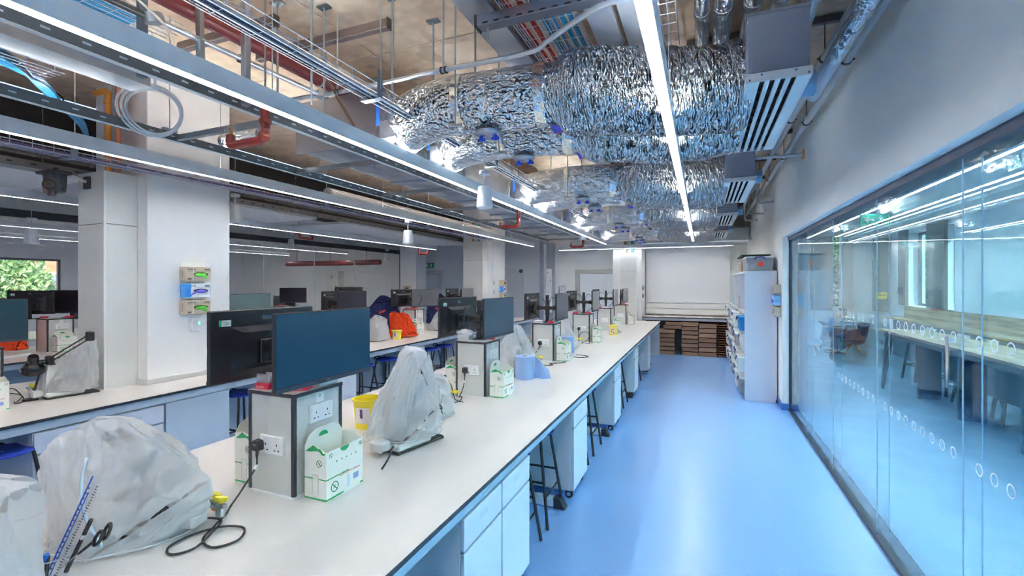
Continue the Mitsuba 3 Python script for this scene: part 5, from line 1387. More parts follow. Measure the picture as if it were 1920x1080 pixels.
# lagged pipes along the right, and plain grey pipes by the wall
G = 'foil lagged pipes above the ducts'
for x, r, z, t in ((0.0, .045, 3.68, 'first from the linear light'), (.13, .058, 3.69, 'second from the linear light, fat'), (.30, .05, 3.68, 'third from the linear light'), (.46, .05, 3.68, 'fourth from the linear light'), (.64, .055, 3.68, 'fifth from the linear light')):
    p = np.stack([np.full(60, x), np.linspace(-2, 13.2, 60), np.full(60, z)], 1)
    k = thing('lagged_pipe', f'silver foil lagged pipe running along the slab, {t}', 'pipe', G)
    part(k, 'lagging', tube(p, r, 14), 'foil', sm=40)
    copies(k, 'pipe_clip', xf(ring(r, r + .006, .03, 16), FACE['-y']), 'metal', STEEL, [(x, y, z) for y in np.arange(1.0, 13, 2.3)])
k = thing('lagged_pipe', 'silver foil lagged pipe passing right of the nearest plenum box', 'pipe', G)
part(k, 'lagging', tube([(.83, y, 3.42) for y in np.linspace(-2, 3.7, 30)], .055, 14), 'foil', sm=40)
part(k, 'end_sleeve', tube([(.83, 3.7, 3.42), (.83, 4.4, 3.42)], .05, 14), 'satin', (.82, .86, .90), sm=40)
for x, z, t in ((.87, 3.62, 'farther from the wall'), (1.01, 3.58, 'next to the wall')):
    k = thing('grey_pipe', f'plain grey pipe along the top of the right wall, {t}', 'pipe', 'grey pipes by the right wall')
    part(k, 'tube', rod((x, -2, z), (x, 13.2, z), .032, 14), 'satin', (.66, .68, .69), sm=40)
    for y in np.arange(1.3, 13, 1.45):
        c = part(k, 'pipe_clip', cat(mv(xf(ring(.032, .038, .024, 16), FACE['-y']), x, y, z), bx(x - .05, x - .036, y - .02, y - .004, z - .006, z + .006), bx(x + .036, x + .05, y - .02, y - .004, z - .006, z + .006)), 'satin', BLACK)
        part(c, 'drop_rod', rod((x, y - .012, z + .037), (x, y - .012, TOP), .005), 'satin', (.2, .2, .22))
for y, t in zip(np.arange(1.3, 13, 1.45), ORD + ['farthest']):
    solo('strut_rail', bx(-.12, 1.11, y - .02, y + .02, TOP - .06, TOP - .005, .003), 'satin', (.20, .20, .22), f'dark strut rail across the pipes by the right wall, {t} to the camera', 'strut', 'dark strut rails over the pipes')
k = thing('branch_pipe', 'short pale pipe running into the right wall with an orange collar behind the nearest diffuser', 'pipe')
part(k, 'tube', rod((.60, 6.40, 3.43), (1.115, 6.40, 3.43), .018, 10), 'satin', (.80, .82, .84), sm=40)
part(k, 'collar', bx(1.105, 1.119, 6.36, 6.44, 3.38, 3.48), 'satin', (.88, .55, .18))
for y, t in ((8.9, 'nearest'), (10.3, 'middle'), (11.3, 'farthest')):
    solo('branch_pipe', cat(tube(spl([(.87, y, 3.60), (.87, y, 3.30), (1.0, y, 3.27), (1.118, y, 3.27)], 5), .016, 8)), 'satin', (.60, .62, .63), f'thin grey branch pipe bending into the right wall, {t} of three above the shelves', 'pipe', 'branch pipes above the shelves', sm=40)

# trays along the middle
G = 'trays above the foil ducts'
def basket(name, x, w, y0, y1, z, h, label, group=None, step=.12, wires=5, rw=.0026, hang=(), col=(.82, .85, .88), mat='satin'):
    k = thing(name, label, 'cable tray', group)
    L_ = [(x - w / 2 + w * q / (wires - 1), z) for q in range(wires)] + [(x - w / 2, z + h), (x + w / 2, z + h), (x - w / 2, z + h * .5), (x + w / 2, z + h * .5)]
    copies(k, 'long_wire', bx(-rw, rw, y0, y1, -rw, rw), mat, col, [(a, 0, b) for a, b in L_])
    copies(k, 'cross_wire', tube([(-w / 2, 0, h), (-w / 2, 0, 0), (w / 2, 0, 0), (w / 2, 0, h)], rw, 4), mat, col, [(x, y, z) for y in np.arange(max(y0, -.4), y1, step)])
    for y in hang:
        part(k, 'hanger', cat(bx(x + w / 2 + .004, x + w / 2 + .008, y - .025, y + .025, z - .01, z + h + .09), bx(x - w / 2 - .03, x + w / 2 + .03, y - .025, y + .025, z - .014, z - .009)), 'metal', (.58, .64, .70))
        part(k, 'drop_rod', rod((x + w / 2 + .012, y, z + .05), (x + w / 2 + .012, y, TOP), .005), 'metal', GALV)
    return k


k = thing('tray_channel', 'wide galvanised channel left of the red cables at the slab', 'cable tray', G)
part(k, 'channel', cat(bx(-1.42, -1.20, -2, 12.5, 3.62, 3.66, .003)), 'galv')
part(k, 'dark_side', bx(-1.198, -1.18, -2, 12.5, 3.60, 3.70), 'satin', (.26, .26, .28))
basket('wire_basket', -1.07, .16, -2, 12.5, 3.60, .05, 'wire basket carrying two red cables along the slab', G, .15, 4)
for x in (-1.105, -1.045):
    solo('red_cable', tube([(x + .01 * math.sin(y * 2.1 + x * 40), y, 3.621 + .003 * math.sin(y * 3)) for y in np.arange(-2, 12.5, .2)], .016, 7), 'satin', (.70, .17, .16), f'red cable in the wire basket, {"left" if x < -1.08 else "right"} one', 'cable', 'red cables above the ducts', sm=40)
basket('wire_basket', -.86, .24, -2, 12.5, 3.58, .06, 'wire basket filled with blue data cables along the slab', G, .14, 6)
for q in range(16):
    x = -.955 + .0125 * q
    solo('data_cable', tube([(x + .012 * math.sin(y * .9 + q * 1.3), y, 3.592 + .006 * ((q * 7) % 3) + .003 * math.sin(y * 2 + q)) for y in np.arange(-2, 12.5, .3)], .0065, 5), 'satin', [(.16, .55, .72), (.22, .62, .80), (.13, .48, .66)][q % 3], 'blue data cable in the wire basket above the foil ducts', 'cable', 'blue data cables above the foil ducts', sm=40)
for q, x in enumerate((-.60, -.40)):
    solo('flat_trunking', bx(x - .085, x + .085, -2, 12.5, 3.60, 3.65, .003), 'satin', (.78, .81, .84), f'flat pale trunking along the slab right of the blue cables, {"left" if q == 0 else "right"} one', 'trunking', 'flat pale trunkings', )
basket('wire_basket', -.20, .10, -2, 12.5, 3.60, .05, 'narrow empty wire basket between the pale trunking and the lagged pipes', G, .12, 3)
for n, y in enumerate((2.63, 5.6, 8.45, 11.3)):
    k = thing('strut_beam', f'slotted steel beam hung across the cable trays, {["nearest, in front of the ducts", "second, between the ducts", "third", "farthest"][n]}', 'strut', 'slotted beams under the cable trays')
    part(k, 'beam', bx(-1.30, -.15, y - .04, y + .04, 3.50, 3.57, .003), 'metal', (.46, .48, .51))
    copies(k, 'slot', bx(-.0175, .0175, -.0012, -.0002, 0, .010), 'matte', (.05, .05, .06), [(-1.24 + .075 * q, y - .04, 3.507) for q in range(14)])
    part(k, 'end_cap', bx(-1.315, -1.3005, y - .042, y + .042, 3.495, 3.575, .002), 'satin', BLACK)
    for x in (-1.24, -.22):
        part(k, 'drop_rod', rod((x, y, 3.42), (x, y, TOP), .006), 'metal', GALV)

# galvanised conduits with their boxes
k = thing('conduit', 'pale steel conduit running crosswise under the slab in front of the ducts', 'conduit')
part(k, 'tube', tube(spl([(-3.1, 2.70, 3.33), (-2.86, 2.74, 3.35), (-2.72, 2.76, 3.35), (-2.26, 2.76, 3.35), (-1.63, 2.745, 3.35), (-1.02, 2.74, 3.35), (-.85, 2.66, 3.36), (-.62, 2.52, 3.37), (-.48, 2.45, 3.37), (-.30, 2.44, 3.37)], 6), .0165, 10), 'metal', (.80, .82, .84), sm=40)
part(k, 'end_box', bx(-.31, -.24, 2.41, 2.47, 3.34, 3.40, .006), 'satin', (.72, .75, .78))
part(k, 'junction_box', cat(mv(disc(.045, .05, 18), -2.71, 2.76, 3.33)), 'metal', (.74, .76, .78), sm=40)
for x in (-2.55, -1.63):
    c = part(k, 'saddle', cat(*[mv(xf(ring(.017, .024, .012, 14), FACE['+x']), x + d, 2.748, 3.35) for d in (-.018, .014)]), 'satin', BLACK)
    part(c, 'drop_rod', rod((x, 2.748, 3.37), (x, 2.748, TOP), .006), 'metal', GALV)
k = thing('conduit', 'pale steel conduit with round box running towards the crosswise one, upper left', 'conduit')
part(k, 'tube', rod((-2.78, 1.66, 3.35), (-2.72, 2.72, 3.35), .0165, 10), 'metal', (.80, .82, .84), sm=40)
part(k, 'round_box', mv(xf(disc(.05, .05, 20), rot([1, 0, 0], 20)), -2.785, 1.62, 3.33), 'metal', (.66, .69, .70), sm=40)
part(k, 'rear_tube', rod((-2.79, 1.58, 3.35), (-2.86, .6, 3.36), .018, 10), 'satin', (.10, .11, .12), sm=40)
part(k, 'saddle', mv(xf(ring(.017, .026, .018, 14), FACE['-y']), -2.76, 2.12, 3.35), 'satin', BLACK)
solo('white_flex', tube(spl([(-2.85, 1.2, 3.75), (-2.83, 1.45, 3.50), (-2.70, 1.62, 3.30), (-2.66, 1.64, 3.16), (-2.62, 1.70, 3.08)], 6), .007, 7), 'satin', (.90, .89, .85), 'white flex hanging beside the round conduit box at the upper left', 'cable', sm=40)

# basket with dark cables over the near bench
k = basket('wire_basket', -1.98, .10, -2, 11.6, 3.10, .085, 'narrow wire basket carrying dark cables over the near bench, past the blue brackets', None, .20, 3, .0022, hang=(2.45, 4.3, 6.1, 7.9, 9.7))
for q in range(4):
    solo('mains_cable', tube([(-2.015 + .022 * q, y, 3.112 + .003 * math.sin(y * 3 + q)) for y in np.arange(-2, 11.6, .3)], .009, 6), 'satin', [(.10, .10, .16), (.80, .83, .86), (.14, .14, .22), (.72, .75, .80)][q], f'{["dark", "pale", "dark violet", "greyish"][q]} mains cable in the narrow basket over the near bench', 'cable', 'mains cables in the narrow basket', sm=40)

# slotted frame hung over the near bench
G = 'slotted channels of the hung frame'
for x, t in ((-2.70, 'right'), (-3.78, 'left')):
    k = thing('slotted_channel', f'{t} long slotted steel channel with a white lip, hung left of the near bench lights', 'strut', G)
    part(k, 'channel', bx(x - .012, x + .012, -2, 11.8, 3.0, 3.062, .002), 'metal', (.40, .43, .46))
    part(k, 'white_lip', bx(x - .015, x + .015, -2, 11.8, 2.994, 2.9995), 'satin', (.90, .92, .93))
    copies(k, 'slot', bx(0, .0006, 0, .035, 0, .010), 'matte', (.80, .83, .86), [(x + .0122, y, 3.026) for y in np.arange(-1.0, 9, .15)])
    for y in np.arange(.8, 11.8, 1.5):
        part(k, 'clamp', bx(x - .02, x + .02, y - .05, y + .05, 3.0625, 3.085, .003), 'metal', GALV)
        part(k, 'drop_rod', rod((x, y, 3.07), (x, y, 3.15 if -3.56 < x < -2.5 and y > 3.3 else TOP), .004), 'metal', GALV)
for y, t in zip((2.35, 3.50, 4.83, 6.2, 7.55, 8.9, 10.25, 11.5), ORD):
    solo('cross_channel', cat(bx(-3.766, -2.714, y - .02, y + .02, 3.004, 3.045, .003)), 'metal', (.55, .58, .61), f'cross channel between the two slotted channels, {t} to the camera', 'strut', 'cross channels of the hung frame')

# posts, braces and rods dropped from the slab
k = thing('strut_post', 'vertical strut post at the upper left in front of the red main', 'strut')
part(k, 'post', bx(-2.64, -2.60, 2.02, 2.06, 3.0, TOP, .003), 'metal', (.66, .69, .72))
part(k, 'foot_plate', bx(-2.68, -2.56, 1.98, 2.10, TOP - .012, TOP - .001), 'metal', STEEL)
k = thing('strut_post', 'second vertical strut post in the upper left corner', 'strut')
part(k, 'post', bx(-2.92, -2.88, 1.60, 1.64, 3.05, TOP, .003), 'metal', (.36, .42, .47))
k = thing('brace', 'diagonal steel brace in the upper left, left of the strut post', 'brace')
part(k, 'flat_bar', tube([(-3.02, 2.02, 3.74), (-2.62, 1.76, 3.12)], .022, 4), 'metal', (.62, .67, .72))
k = thing('brace', 'thin brown grey brace under the slab, left of the main duct end', 'brace')
part(k, 'flat_bar', tube([(-3.05, 3.1, 3.75), (-2.75, 3.25, 3.15)], .014, 4), 'metal', (.55, .50, .46))
for n, (x, y) in enumerate(((-2.87, 2.49), (-2.59, 2.655), (-2.05, 2.75), (-1.54, 3.05), (-1.94, 3.12), (-2.35, 2.3), (-3.05, 3.8))):
    k = thing('drop_rod', f'thin steel rod dropping from the slab, {["first from the left", "second from the left", "third from the left", "beside the blue bracket", "left of the nearest duct", "in front of the dark crossbar", "at the brown grey brace"][n]}', 'rod', 'rods from the slab')
    part(k, 'stem', rod((x, y, 3.06 if n != 4 else 3.44), (x, y, TOP - .012), .007, 8), 'metal', (.62, .68, .72), sm=40)
    part(k, 'plate', bx(x - .05, x + .05, y - .03, y + .03, TOP - .012, TOP - .001, .002), 'metal', (.42, .46, .49))
for n, (x0, x1, y) in enumerate(((-3.45, -2.12, 2.80), (-3.9, -2.85, 2.45))):
    k = thing('slab_rail', f'{["longer", "shorter"][n]} dark steel rail fixed crosswise under the slab at the upper left', 'strut', 'dark rails under the slab')
    part(k, 'rail', bx(x0, x1, y - .025, y + .025, 3.76, 3.83, .003), 'satin', (.28, .25, .24))
    part(k, 'lip', bx(x0, x1, y - .03, y - .026, 3.758, 3.768), 'metal', (.62, .62, .62))
    part(k, 'end_cap', bx(x1 + .001, x1 + .012, y - .03, y + .03, 3.755, 3.835, .002), 'satin', BLACK)

# red sprinkler main, copper line, drops with sprinkler heads
k = thing('sprinkler_main', 'long dark red sprinkler main under the slab behind the narrow basket', 'pipe')
part(k, 'tube', rod((-3.06, -2, 3.66), (-3.06, 12.5, 3.66), .055, 16), 'satin', (.34, .10, .10), sm=40)
part(k, 'hanger', cat(*[cat(mv(xf(ring(.055, .061, .025, 16), FACE['-y']), -3.06, y, 3.66), rod((-3.06, y - .012, 3.72), (-3.06, y - .012, TOP), .005)) for y in np.arange(1.2, 12, 1.9)]), 'metal', GALV)
solo('copper_pipe', rod((-3.75, -2, 3.68), (-3.75, 12.5, 3.68), .012, 10), 'metal', (.72, .42, .30), 'thin copper pipe below the dark red main', 'pipe', sm=40)
G = 'red sprinkler drops'
def drop(x, y, z, x2, y2, label, r=.028, up=None):
    up = up or z + .32
    k = thing('sprinkler_drop', label, 'sprinkler pipe', G)
    part(k, 'tube', tube(spl([(x, y, up), (x, y, z + .12), (x, y, z + .05), (x + (x2 - x) * .12, y + (y2 - y) * .12, z), (x + (x2 - x) * .5, y + (y2 - y) * .5, z), (x + (x2 - x) * .93, y + (y2 - y) * .93, z), (x2, y2, z + .02), (x2, y2, z + .07)], 5), r, 14), 'gloss', (.52, .16, .11), sm=40)
    part(k, 'elbow', cat(mv(lathe([(r, -.015), (r + .008, -.012), (r + .008, .012), (r, .015)], 16), x, y, z + .11), ball((x + (x2 - x) * .03, y + (y2 - y) * .03, z + .02), r * 1.28, 2)), 'gloss', (.50, .15, .10), sm=40)
    part(k, 'drop_rod', rod((x, y, up - .01), (x, y, TOP if x > -6.5 else 3.25), .006), 'metal', (.45, .46, .48))
    h = part(k, 'sprinkler_head', cat(mv(lathe([(.012, .07), (.012, .09), (.006, .10), (.006, .12), (.022, .122), (.001, .126)], 14), x2, y2, z)), 'metal', (.80, .62, .32), sm=40)
    part(h, 'wire_guard', cat(*[tube([(x2 + .035 * math.cos(t), y2 + .035 * math.sin(t), z + .07), (x2 + .038 * math.cos(t), y2 + .038 * math.sin(t), z + .13), (x2, y2, z + .145)], .0015, 4) for t in np.arange(6) * 1.047]), 'metal', (.82, .83, .84))
drop(-2.55, 2.12, 2.81, -2.89, 2.14, 'big red sprinkler drop bending left under the hung frame, left of the nearest duct')
drop(-2.516, 6.4, 2.745, -2.80, 6.4, 'red sprinkler drop above the second tower of the near bench')
drop(-2.65, 11.0, 2.785, -2.95, 11.0, 'red sprinkler drop far along beside the end column')
drop(-8.2, 7.68, 2.90, -8.2, 8.06, 'red sprinkler drop over the far bench below the linear light', up=3.2)
drop(-7.5, 11.3, 2.74, -7.22, 11.3, 'red sprinkler drop near the exit sign', up=3.2)
solo('sprinkler_main', cat(rod((-14.5, 13.0, 2.62), (-10.2, 13.0, 2.62), .09, 16), *[rod((x, 13.0, 2.7), (x, 13.0, 3.245), .01) for x in (-14, -12.4, -10.8)]), 'satin', (.48, .16, .16), 'fat red pipe in the room beyond the glass partition', 'pipe', sm=40)

# pendant speakers: tapered white drums
G = 'white pendant speakers'
for x, y, z, t in ((-2.03, 4.23, 2.875, 'nearest, in front of the thick linear light'), (-2.45, 10.1, 3.08, 'farther along the thick linear light'), (-5.75, 4.32, 2.93, 'partly behind the big white column'), (-4.22, 6.05, 2.72, 'below the second linear light'), (-9.5, 8.64, 3.0, 'in front of the far red drop'), (-8.9, 3.55, 2.68, 'left of the big white column'), (-9.3, 12.2, 2.82, 'by the slim column near the exit door')):
    k = thing('pendant_speaker', f'white tapered pendant speaker, {t}', 'pendant speaker', G)
    part(k, 'drum', mv(lathe([(.001, -.215), (.078, -.215), (.084, -.205), (.066, -.006), (.060, 0), (.001, 0)], 28), x, y, z), 'satin', (.93, .94, .95), sm=40)
    zt = z + .12
    part(k, 'canopy', mv(lathe([(.001, 0), (.058, 0), (.058, .035), (.001, .035)], 22), x, y, zt), 'satin', (.80, .82, .83), sm=40)
    part(k, 'stem', rod((x, y, z), (x, y, zt), .006, 8), 'satin', (.80, .82, .83))
    part(k, 'wire', rod((x, y, zt + .035), (x, y, 3.24 if x < -6.6 else TOP), .003), 'metal', GALV)

# left part: rafts, cable bundle, coil, pipes at the columns
for n, (ya, yb_) in enumerate(((-2.6, 2.90), (3.35, 6.12), (6.74, 11.9))):
    k = thing('ceiling_raft', f'{["nearest, cut by the left edge", "middle one right of the big column", "farthest one ending near the second column"][n]} white acoustic ceiling raft', 'ceiling raft', 'white ceiling rafts')
    part(k, 'panel', bx(-7.55, -6.13, ya, yb_, 3.0, 3.045, .003), 'satin', (.93, .93, .93))
    for x in (-7.4, -6.3):
        part(k, 'wire', cat(*[rod((x, y, 3.045), (x, y, 3.25 if x < -6.6 else TOP), .002) for y in (ya + .3, yb_ - .3)]), 'metal', STEEL)
basket('wire_basket', -4.92, .14, -2, 10.6, 2.96, .07, 'wire basket passing the white columns below the second linear light', None, .13, 5, .0022, hang=(2.2, 5.0, 7.6))
solo('mains_cable', cat(tube([(-4.93, y, 2.98 + .006 * math.sin(y * 2)) for y in np.arange(-2, 10.6, .3)], .022, 7)), 'satin', (.20, .18, .36), 'dark violet cable bundle in the wire basket passing the columns', 'cable', sm=40)
for x, t in ((-6.02, 'beside the rafts'),):
    k = thing('slotted_channel', f'dark slotted channel along the ceiling {t}', 'strut')
    part(k, 'channel', bx(x - .015, x + .015, -2, 10.9, 3.02, 3.09, .002), 'metal', (.40, .42, .44))
    copies(k, 'slot', bx(0, .0008, 0, .04, 0, .015), 'matte', (.10, .11, .12), [(x + .0152, y, 3.045) for y in np.arange(-.5, 9, .17)])
solo('lagged_pipe', tube([(-4.72, y, 3.12) for y in np.linspace(4.9, 10.4, 40)], .085, 16), 'foil', WHITE, 'fat foil lagged pipe ending before the second column', 'pipe', sm=40)
solo('lagged_pipe', tube([(-3.34, y, 3.32) for y in np.linspace(1.5, 3.28, 20)], .05, 14), 'foil', WHITE, 'short foil lagged pipe behind the white coil', 'pipe', sm=40)
k = thing('lagged_pipe', 'fat bright lagged pipe lying crosswise right of the big column', 'pipe')
part(k, 'lagging', tube([(-4.1, 3.0, 3.22), (-3.62, 2.98, 3.22)], .07, 18), 'foil', sm=40)
part(k, 'end_band', tube([(-4.13, 3.0, 3.22), (-4.09, 3.0, 3.22)], .072, 18), 'chrome', (.8, .82, .84), sm=40)
for n, (c0, c1) in enumerate((((.07, .32, .46), 'upper'), ((.11, .40, .54), 'lower'))):
    for q in range(7):
        o = .016 * q
        solo('data_cable', tube(spl([(-4.02 - o, .6, 3.44 - .05 * n), (-4.03 - o, 1.2, 3.42 - .05 * n), (-4.08 - o * .9, 1.52, 3.36 - .05 * n), (-4.24, 1.72 + o * .4, 3.29 - .03 * n + o * .2), (-4.48, 1.92 + o * .4, 3.27 - .02 * n), (-4.8, 2.2 + o * .4, 3.25 - .02 * n + o * .15), (-5.2, 2.45 + o * .2, 3.22)], 5), .0075, 6), 'satin', c0, 'blue data cable in the bundle at the left edge of the ceiling', 'cable', 'blue data cables at the left edge', sm=40)
solo('cable_tie', cat(*[mv(xf(lathe([(.05, -.01), (.056, -.01), (.056, .01), (.05, .01), (.05, -.01)], 14), rot([0, 1, 0], 60)), x, y, z) for x, y, z in ((-4.40, 1.88, 3.27),)]), 'satin', BLACK, 'black strap around the blue cable bundle at the upper left', 'cable tie')
basket('wire_basket', -4.08, .22, -2, 1.75, 3.31, .06, 'wire basket with blue cables cut by the left edge of the photo', None, .14, 5)
basket('wire_basket', -3.62, .30, -2, 2.2, 3.70, .06, 'wire basket with blue cables above the linear light in the upper left', None, .14, 6)
for q in range(12):
    solo('data_cable', tube([(-3.75 + .022 * q + .01 * math.sin(y * 3 + q), y, 3.713 + .008 * (q % 3)) for y in np.arange(-2, 2.2, .2)], .009, 6), 'satin', [(.16, .55, .72), (.22, .62, .80), (.13, .48, .66)][q % 3], 'blue data cable in the basket above the linear light in the upper left', 'cable', 'blue data cables in the upper left', sm=40)
k = thing('cable_coil', 'white hose hung up as a coil beside the big column', 'coil')
for q in range(3):
    t = np.linspace(0, 2 * np.pi, 40)
    rr = .19 - .016 * q
    part(k, 'loop', tube(np.stack([-3.70 + .006 * q + rr * np.cos(t) * .5 + .01 * np.sin(t * 2), 2.12 + .008 * q + rr * np.cos(t) * .86, 3.155 - .004 * q + rr * np.sin(t)], 1), .0085, 8), 'satin', (.93, .94, .95), sm=True)
part(k, 'tail', tube(spl([(-3.70, 2.14, 3.31), (-3.64, 2.12, 3.36), (-3.62, 2.10, 3.45), (-3.60, 2.05, 3.6)], 6), .0085, 8), 'satin', (.93, .94, .95), sm=40)
k = thing('service_riser', 'ochre pipe with an elbow rising from the casing of the big column', 'pipe')
part(k, 'tube', tube(spl([(-5.62, 2.72, 3.80), (-5.50, 2.72, 3.80), (-5.44, 2.72, 3.79), (-5.40, 2.72, 3.74), (-5.40, 2.72, 3.6), (-5.40, 2.72, 2.97)], 5), .028, 12), 'satin', (.80, .52, .20), sm=40)
part(k, 'elbow', mv(lathe([(.028, -.02), (.036, -.018), (.036, .018), (.028, .02)], 14), -5.40, 2.72, 3.68), 'satin', (.78, .50, .20), sm=40)
for x, c, t in ((-5.30, (.45, .46, .48), 'grey'), (-5.24, (.66, .40, .30), 'copper coloured')):
    solo('service_riser', rod((x, 2.72, 2.97), (x, 2.72, TOP), .022, 12), 'satin', c, f'{t} riser pipe above the casing of the big column', 'pipe', sm=40)
for x, c, t in ((-5.52, (.78, .52, .22), 'ochre'), (-5.36, (.25, .58, .70), 'blue')):
    solo('service_riser', tube(spl([(x, 10.82, 2.99), (x, 10.82, 3.4), (x + .05, 10.82, 3.5), (x + .3, 10.82, 3.52)], 5), .028, 12), 'satin', c, f'{t} riser pipe above the casing of the second column', 'pipe', sm=40)
for x, c, t in ((-1.92, (.58, .50, .44), 'brown grey'), (-1.73, (.20, .50, .55), 'teal')):
    solo('service_riser', rod((x, 12.82, 2.73), (x, 12.82, 3.6), .045, 14), 'satin', c, f'{t} riser pipe above the casing of the end column', 'pipe', sm=40)
# ---------------------------------------------------------------- breakout room behind the glass
k = thing('high_table', 'long high table with oak top and dark panels behind the glass', 'table')
part(k, 'top', bx(3.06, 3.80, 5.2, 10.65, 1.02, 1.05, .003), 'oak')
part(k, 'edge_band', bx(3.055, 3.0595, 5.2, 10.65, 1.02, 1.05), 'satin', (.12, .14, .18))
part(k, 'rail', bx(3.12, 3.16, 5.3, 10.55, .93, 1.019), 'satin', (.14, .17, .22))
for y in (5.5, 6.9, 8.3, 9.6):
    part(k, 'panel', bx(3.3, 3.60, y, y + .06, 0, 1.019, .004), 'satin', (.13, .17, .24))
for y in (10.2, 10.45):
    part(k, 'leg', tube([(3.14, y, 1.02), (3.02 + (y - 10.2) * .3, y + .08, 0)], .026, 4), 'satin', (.10, .11, .13))
    part(k, 'leg', tube([(3.72, y, 1.02), (3.78, y + .08, 0)], .026, 4), 'satin', (.10, .11, .13))
part(k, 'modesty_panel', bx(3.66, 3.68, 6.0, 9.7, .35, 1.0), 'satin', (.13, .18, .26))


def high_stool(x, y, a, label, back=(.84, .82, .78)):
    k = thing('high_stool', label, 'stool', 'high stools at the long table')
    M = PM(x, y, 0, a)
    g = []
    for s in np.linspace(0, 1, 12):
        row = []
        for t in np.linspace(-1, 1, 11):
            yy = -.19 + .36 * min(s / .6, 1) + (.07 * max(0, s - .6) / .4)
            zz = .76 + .26 * max(0, (s - .55) / .45) ** 1.3 + .02 * t * t
            wd = .20 - .06 * max(0, s - .75) / .25
            row.append((t * wd, yy - .05 * t * t * (s > .6), zz))
        g.append(row)
    g = np.array(g)
    under = g - [0, .006, .012]
    part(k, 'shell', cat(sheet(g), sheet(under[:, ::-1])), 'satin', back, sm=True, M=M)
    for sx in (-1, 1):
        for sy in (-1, 1):
            part(k, 'leg', tube([(sx * .13, sy * .12, .75), (sx * .21, sy * .20, 0)], .024, 4), 'satin', (.12, .12, .14), M=M)
    for sy in (-1, 1):
        part(k, 'footrest', rod((-.175, sy * .165, .3), (.175, sy * .165, .3), .011), 'satin', (.12, .12, .14), M=M)
    part(k, 'footrest', rod((-.175, -.165, .3), (-.175, .165, .3), .011), 'satin', (.12, .12, .14), M=M)
    part(k, 'seat_frame', bx(-.15, .15, -.14, .14, .735, .752), 'satin', (.12, .12, .14), M=M)
    return k


for n, (y, t) in enumerate(((7.0, 'cut by the right edge of the photo'), (8.35, 'nearest one wholly in view'), (9.35, 'second one in view'), (10.15, 'third one in view'), (11.35, 'farthest, beyond the table end'))):
    high_stool(3.93, y, -80 if n != 1 else -100, f'dark legged high stool behind the glass, {t}')

k = thing('wall_counter', 'oak counter with upstand along the breakout room windows', 'counter')
part(k, 'top', bx(4.55, 4.99, 2.0, 15.3, .97, 1.01, .003), 'oak')
part(k, 'upstand', bx(4.96, 4.99, 2.0, 15.3, 1.0105, 1.30), 'oak')
part(k, 'front', bx(4.72, 4.74, 2.0, 15.3, .0, .969), 'satin', (.30, .36, .42))
k = thing('yellow_notice', 'yellow notice on the pillar beside the breakout windows', 'notice')
part(k, 'sheet', bx(4.66, 4.92, 16.385, 16.399, 1.44, 1.64, .001), 'satin', (.93, .78, .25))
part(k, 'print', cat(*[bx(4.70 + .05 * q, 4.73 + .05 * q, 16.383, 16.385, 1.55, 1.57) for q in range(4)]), 'satin', (.25, .2, .1))
k = thing('wall_speaker', 'dark grey box on the pillar by the breakout windows', 'wall box')
part(k, 'case', bx(4.86, 4.929, 15.3, 15.42, 1.60, 1.80, .004), 'satin', (.25, .32, .40))
part(k, 'grille', bx(4.855, 4.86, 15.31, 15.41, 1.61, 1.79), 'satin', (.18, .22, .28))
k = thing('exit_sign', 'green exit sign hanging from the breakout ceiling', 'exit sign')
part(k, 'panel', bx(2.35, 2.75, 9.0, 9.03, 2.82, 3.0, .002), 'satin', (.10, .62, .45))
def stick2(cx, cz, s, y):
    return cat(ball((cx, y, cz + .05 * s), (.014 * s, .001, .014 * s), 1), hullm([(cx + a * s, y_, cz + b * s) for a, b in ((-.02, .032), (.02, .03), (.012, -.01), (-.014, -.01)) for y_ in (y - .001, y + .001)]),
               *[rod((cx + a * s, y, cz + b * s), (cx + c * s, y, cz + d * s), .005 * s, 4) for a, b, c, d in ((-.01, -.01, -.04, -.04), (-.04, -.04, -.065, -.036), (.008, -.01, .02, -.04), (.02, -.04, .008, -.068), (.015, .028, .042, .0), (-.015, .028, -.045, .012))])
part(k, 'running_figure', stick2(2.62, 2.91, 1.0, 8.998), 'matte', WHITE)
part(k, 'arrow', cat(hullm([(2.46 + a, y_, 2.91 + b) for a, b in ((-.0, -.05), (.0, .05), (-.06, 0)) for y_ in (8.997, 8.999)]), bx(2.46, 2.53, 8.997, 8.999, 2.895, 2.925)), 'matte', WHITE)
part(k, 'hanger', cat(rod((2.4, 9.015, 3.0), (2.4, 9.015, 3.3), .004), rod((2.7, 9.015, 3.0), (2.7, 9.015, 3.3), .004)), 'metal', STEEL)


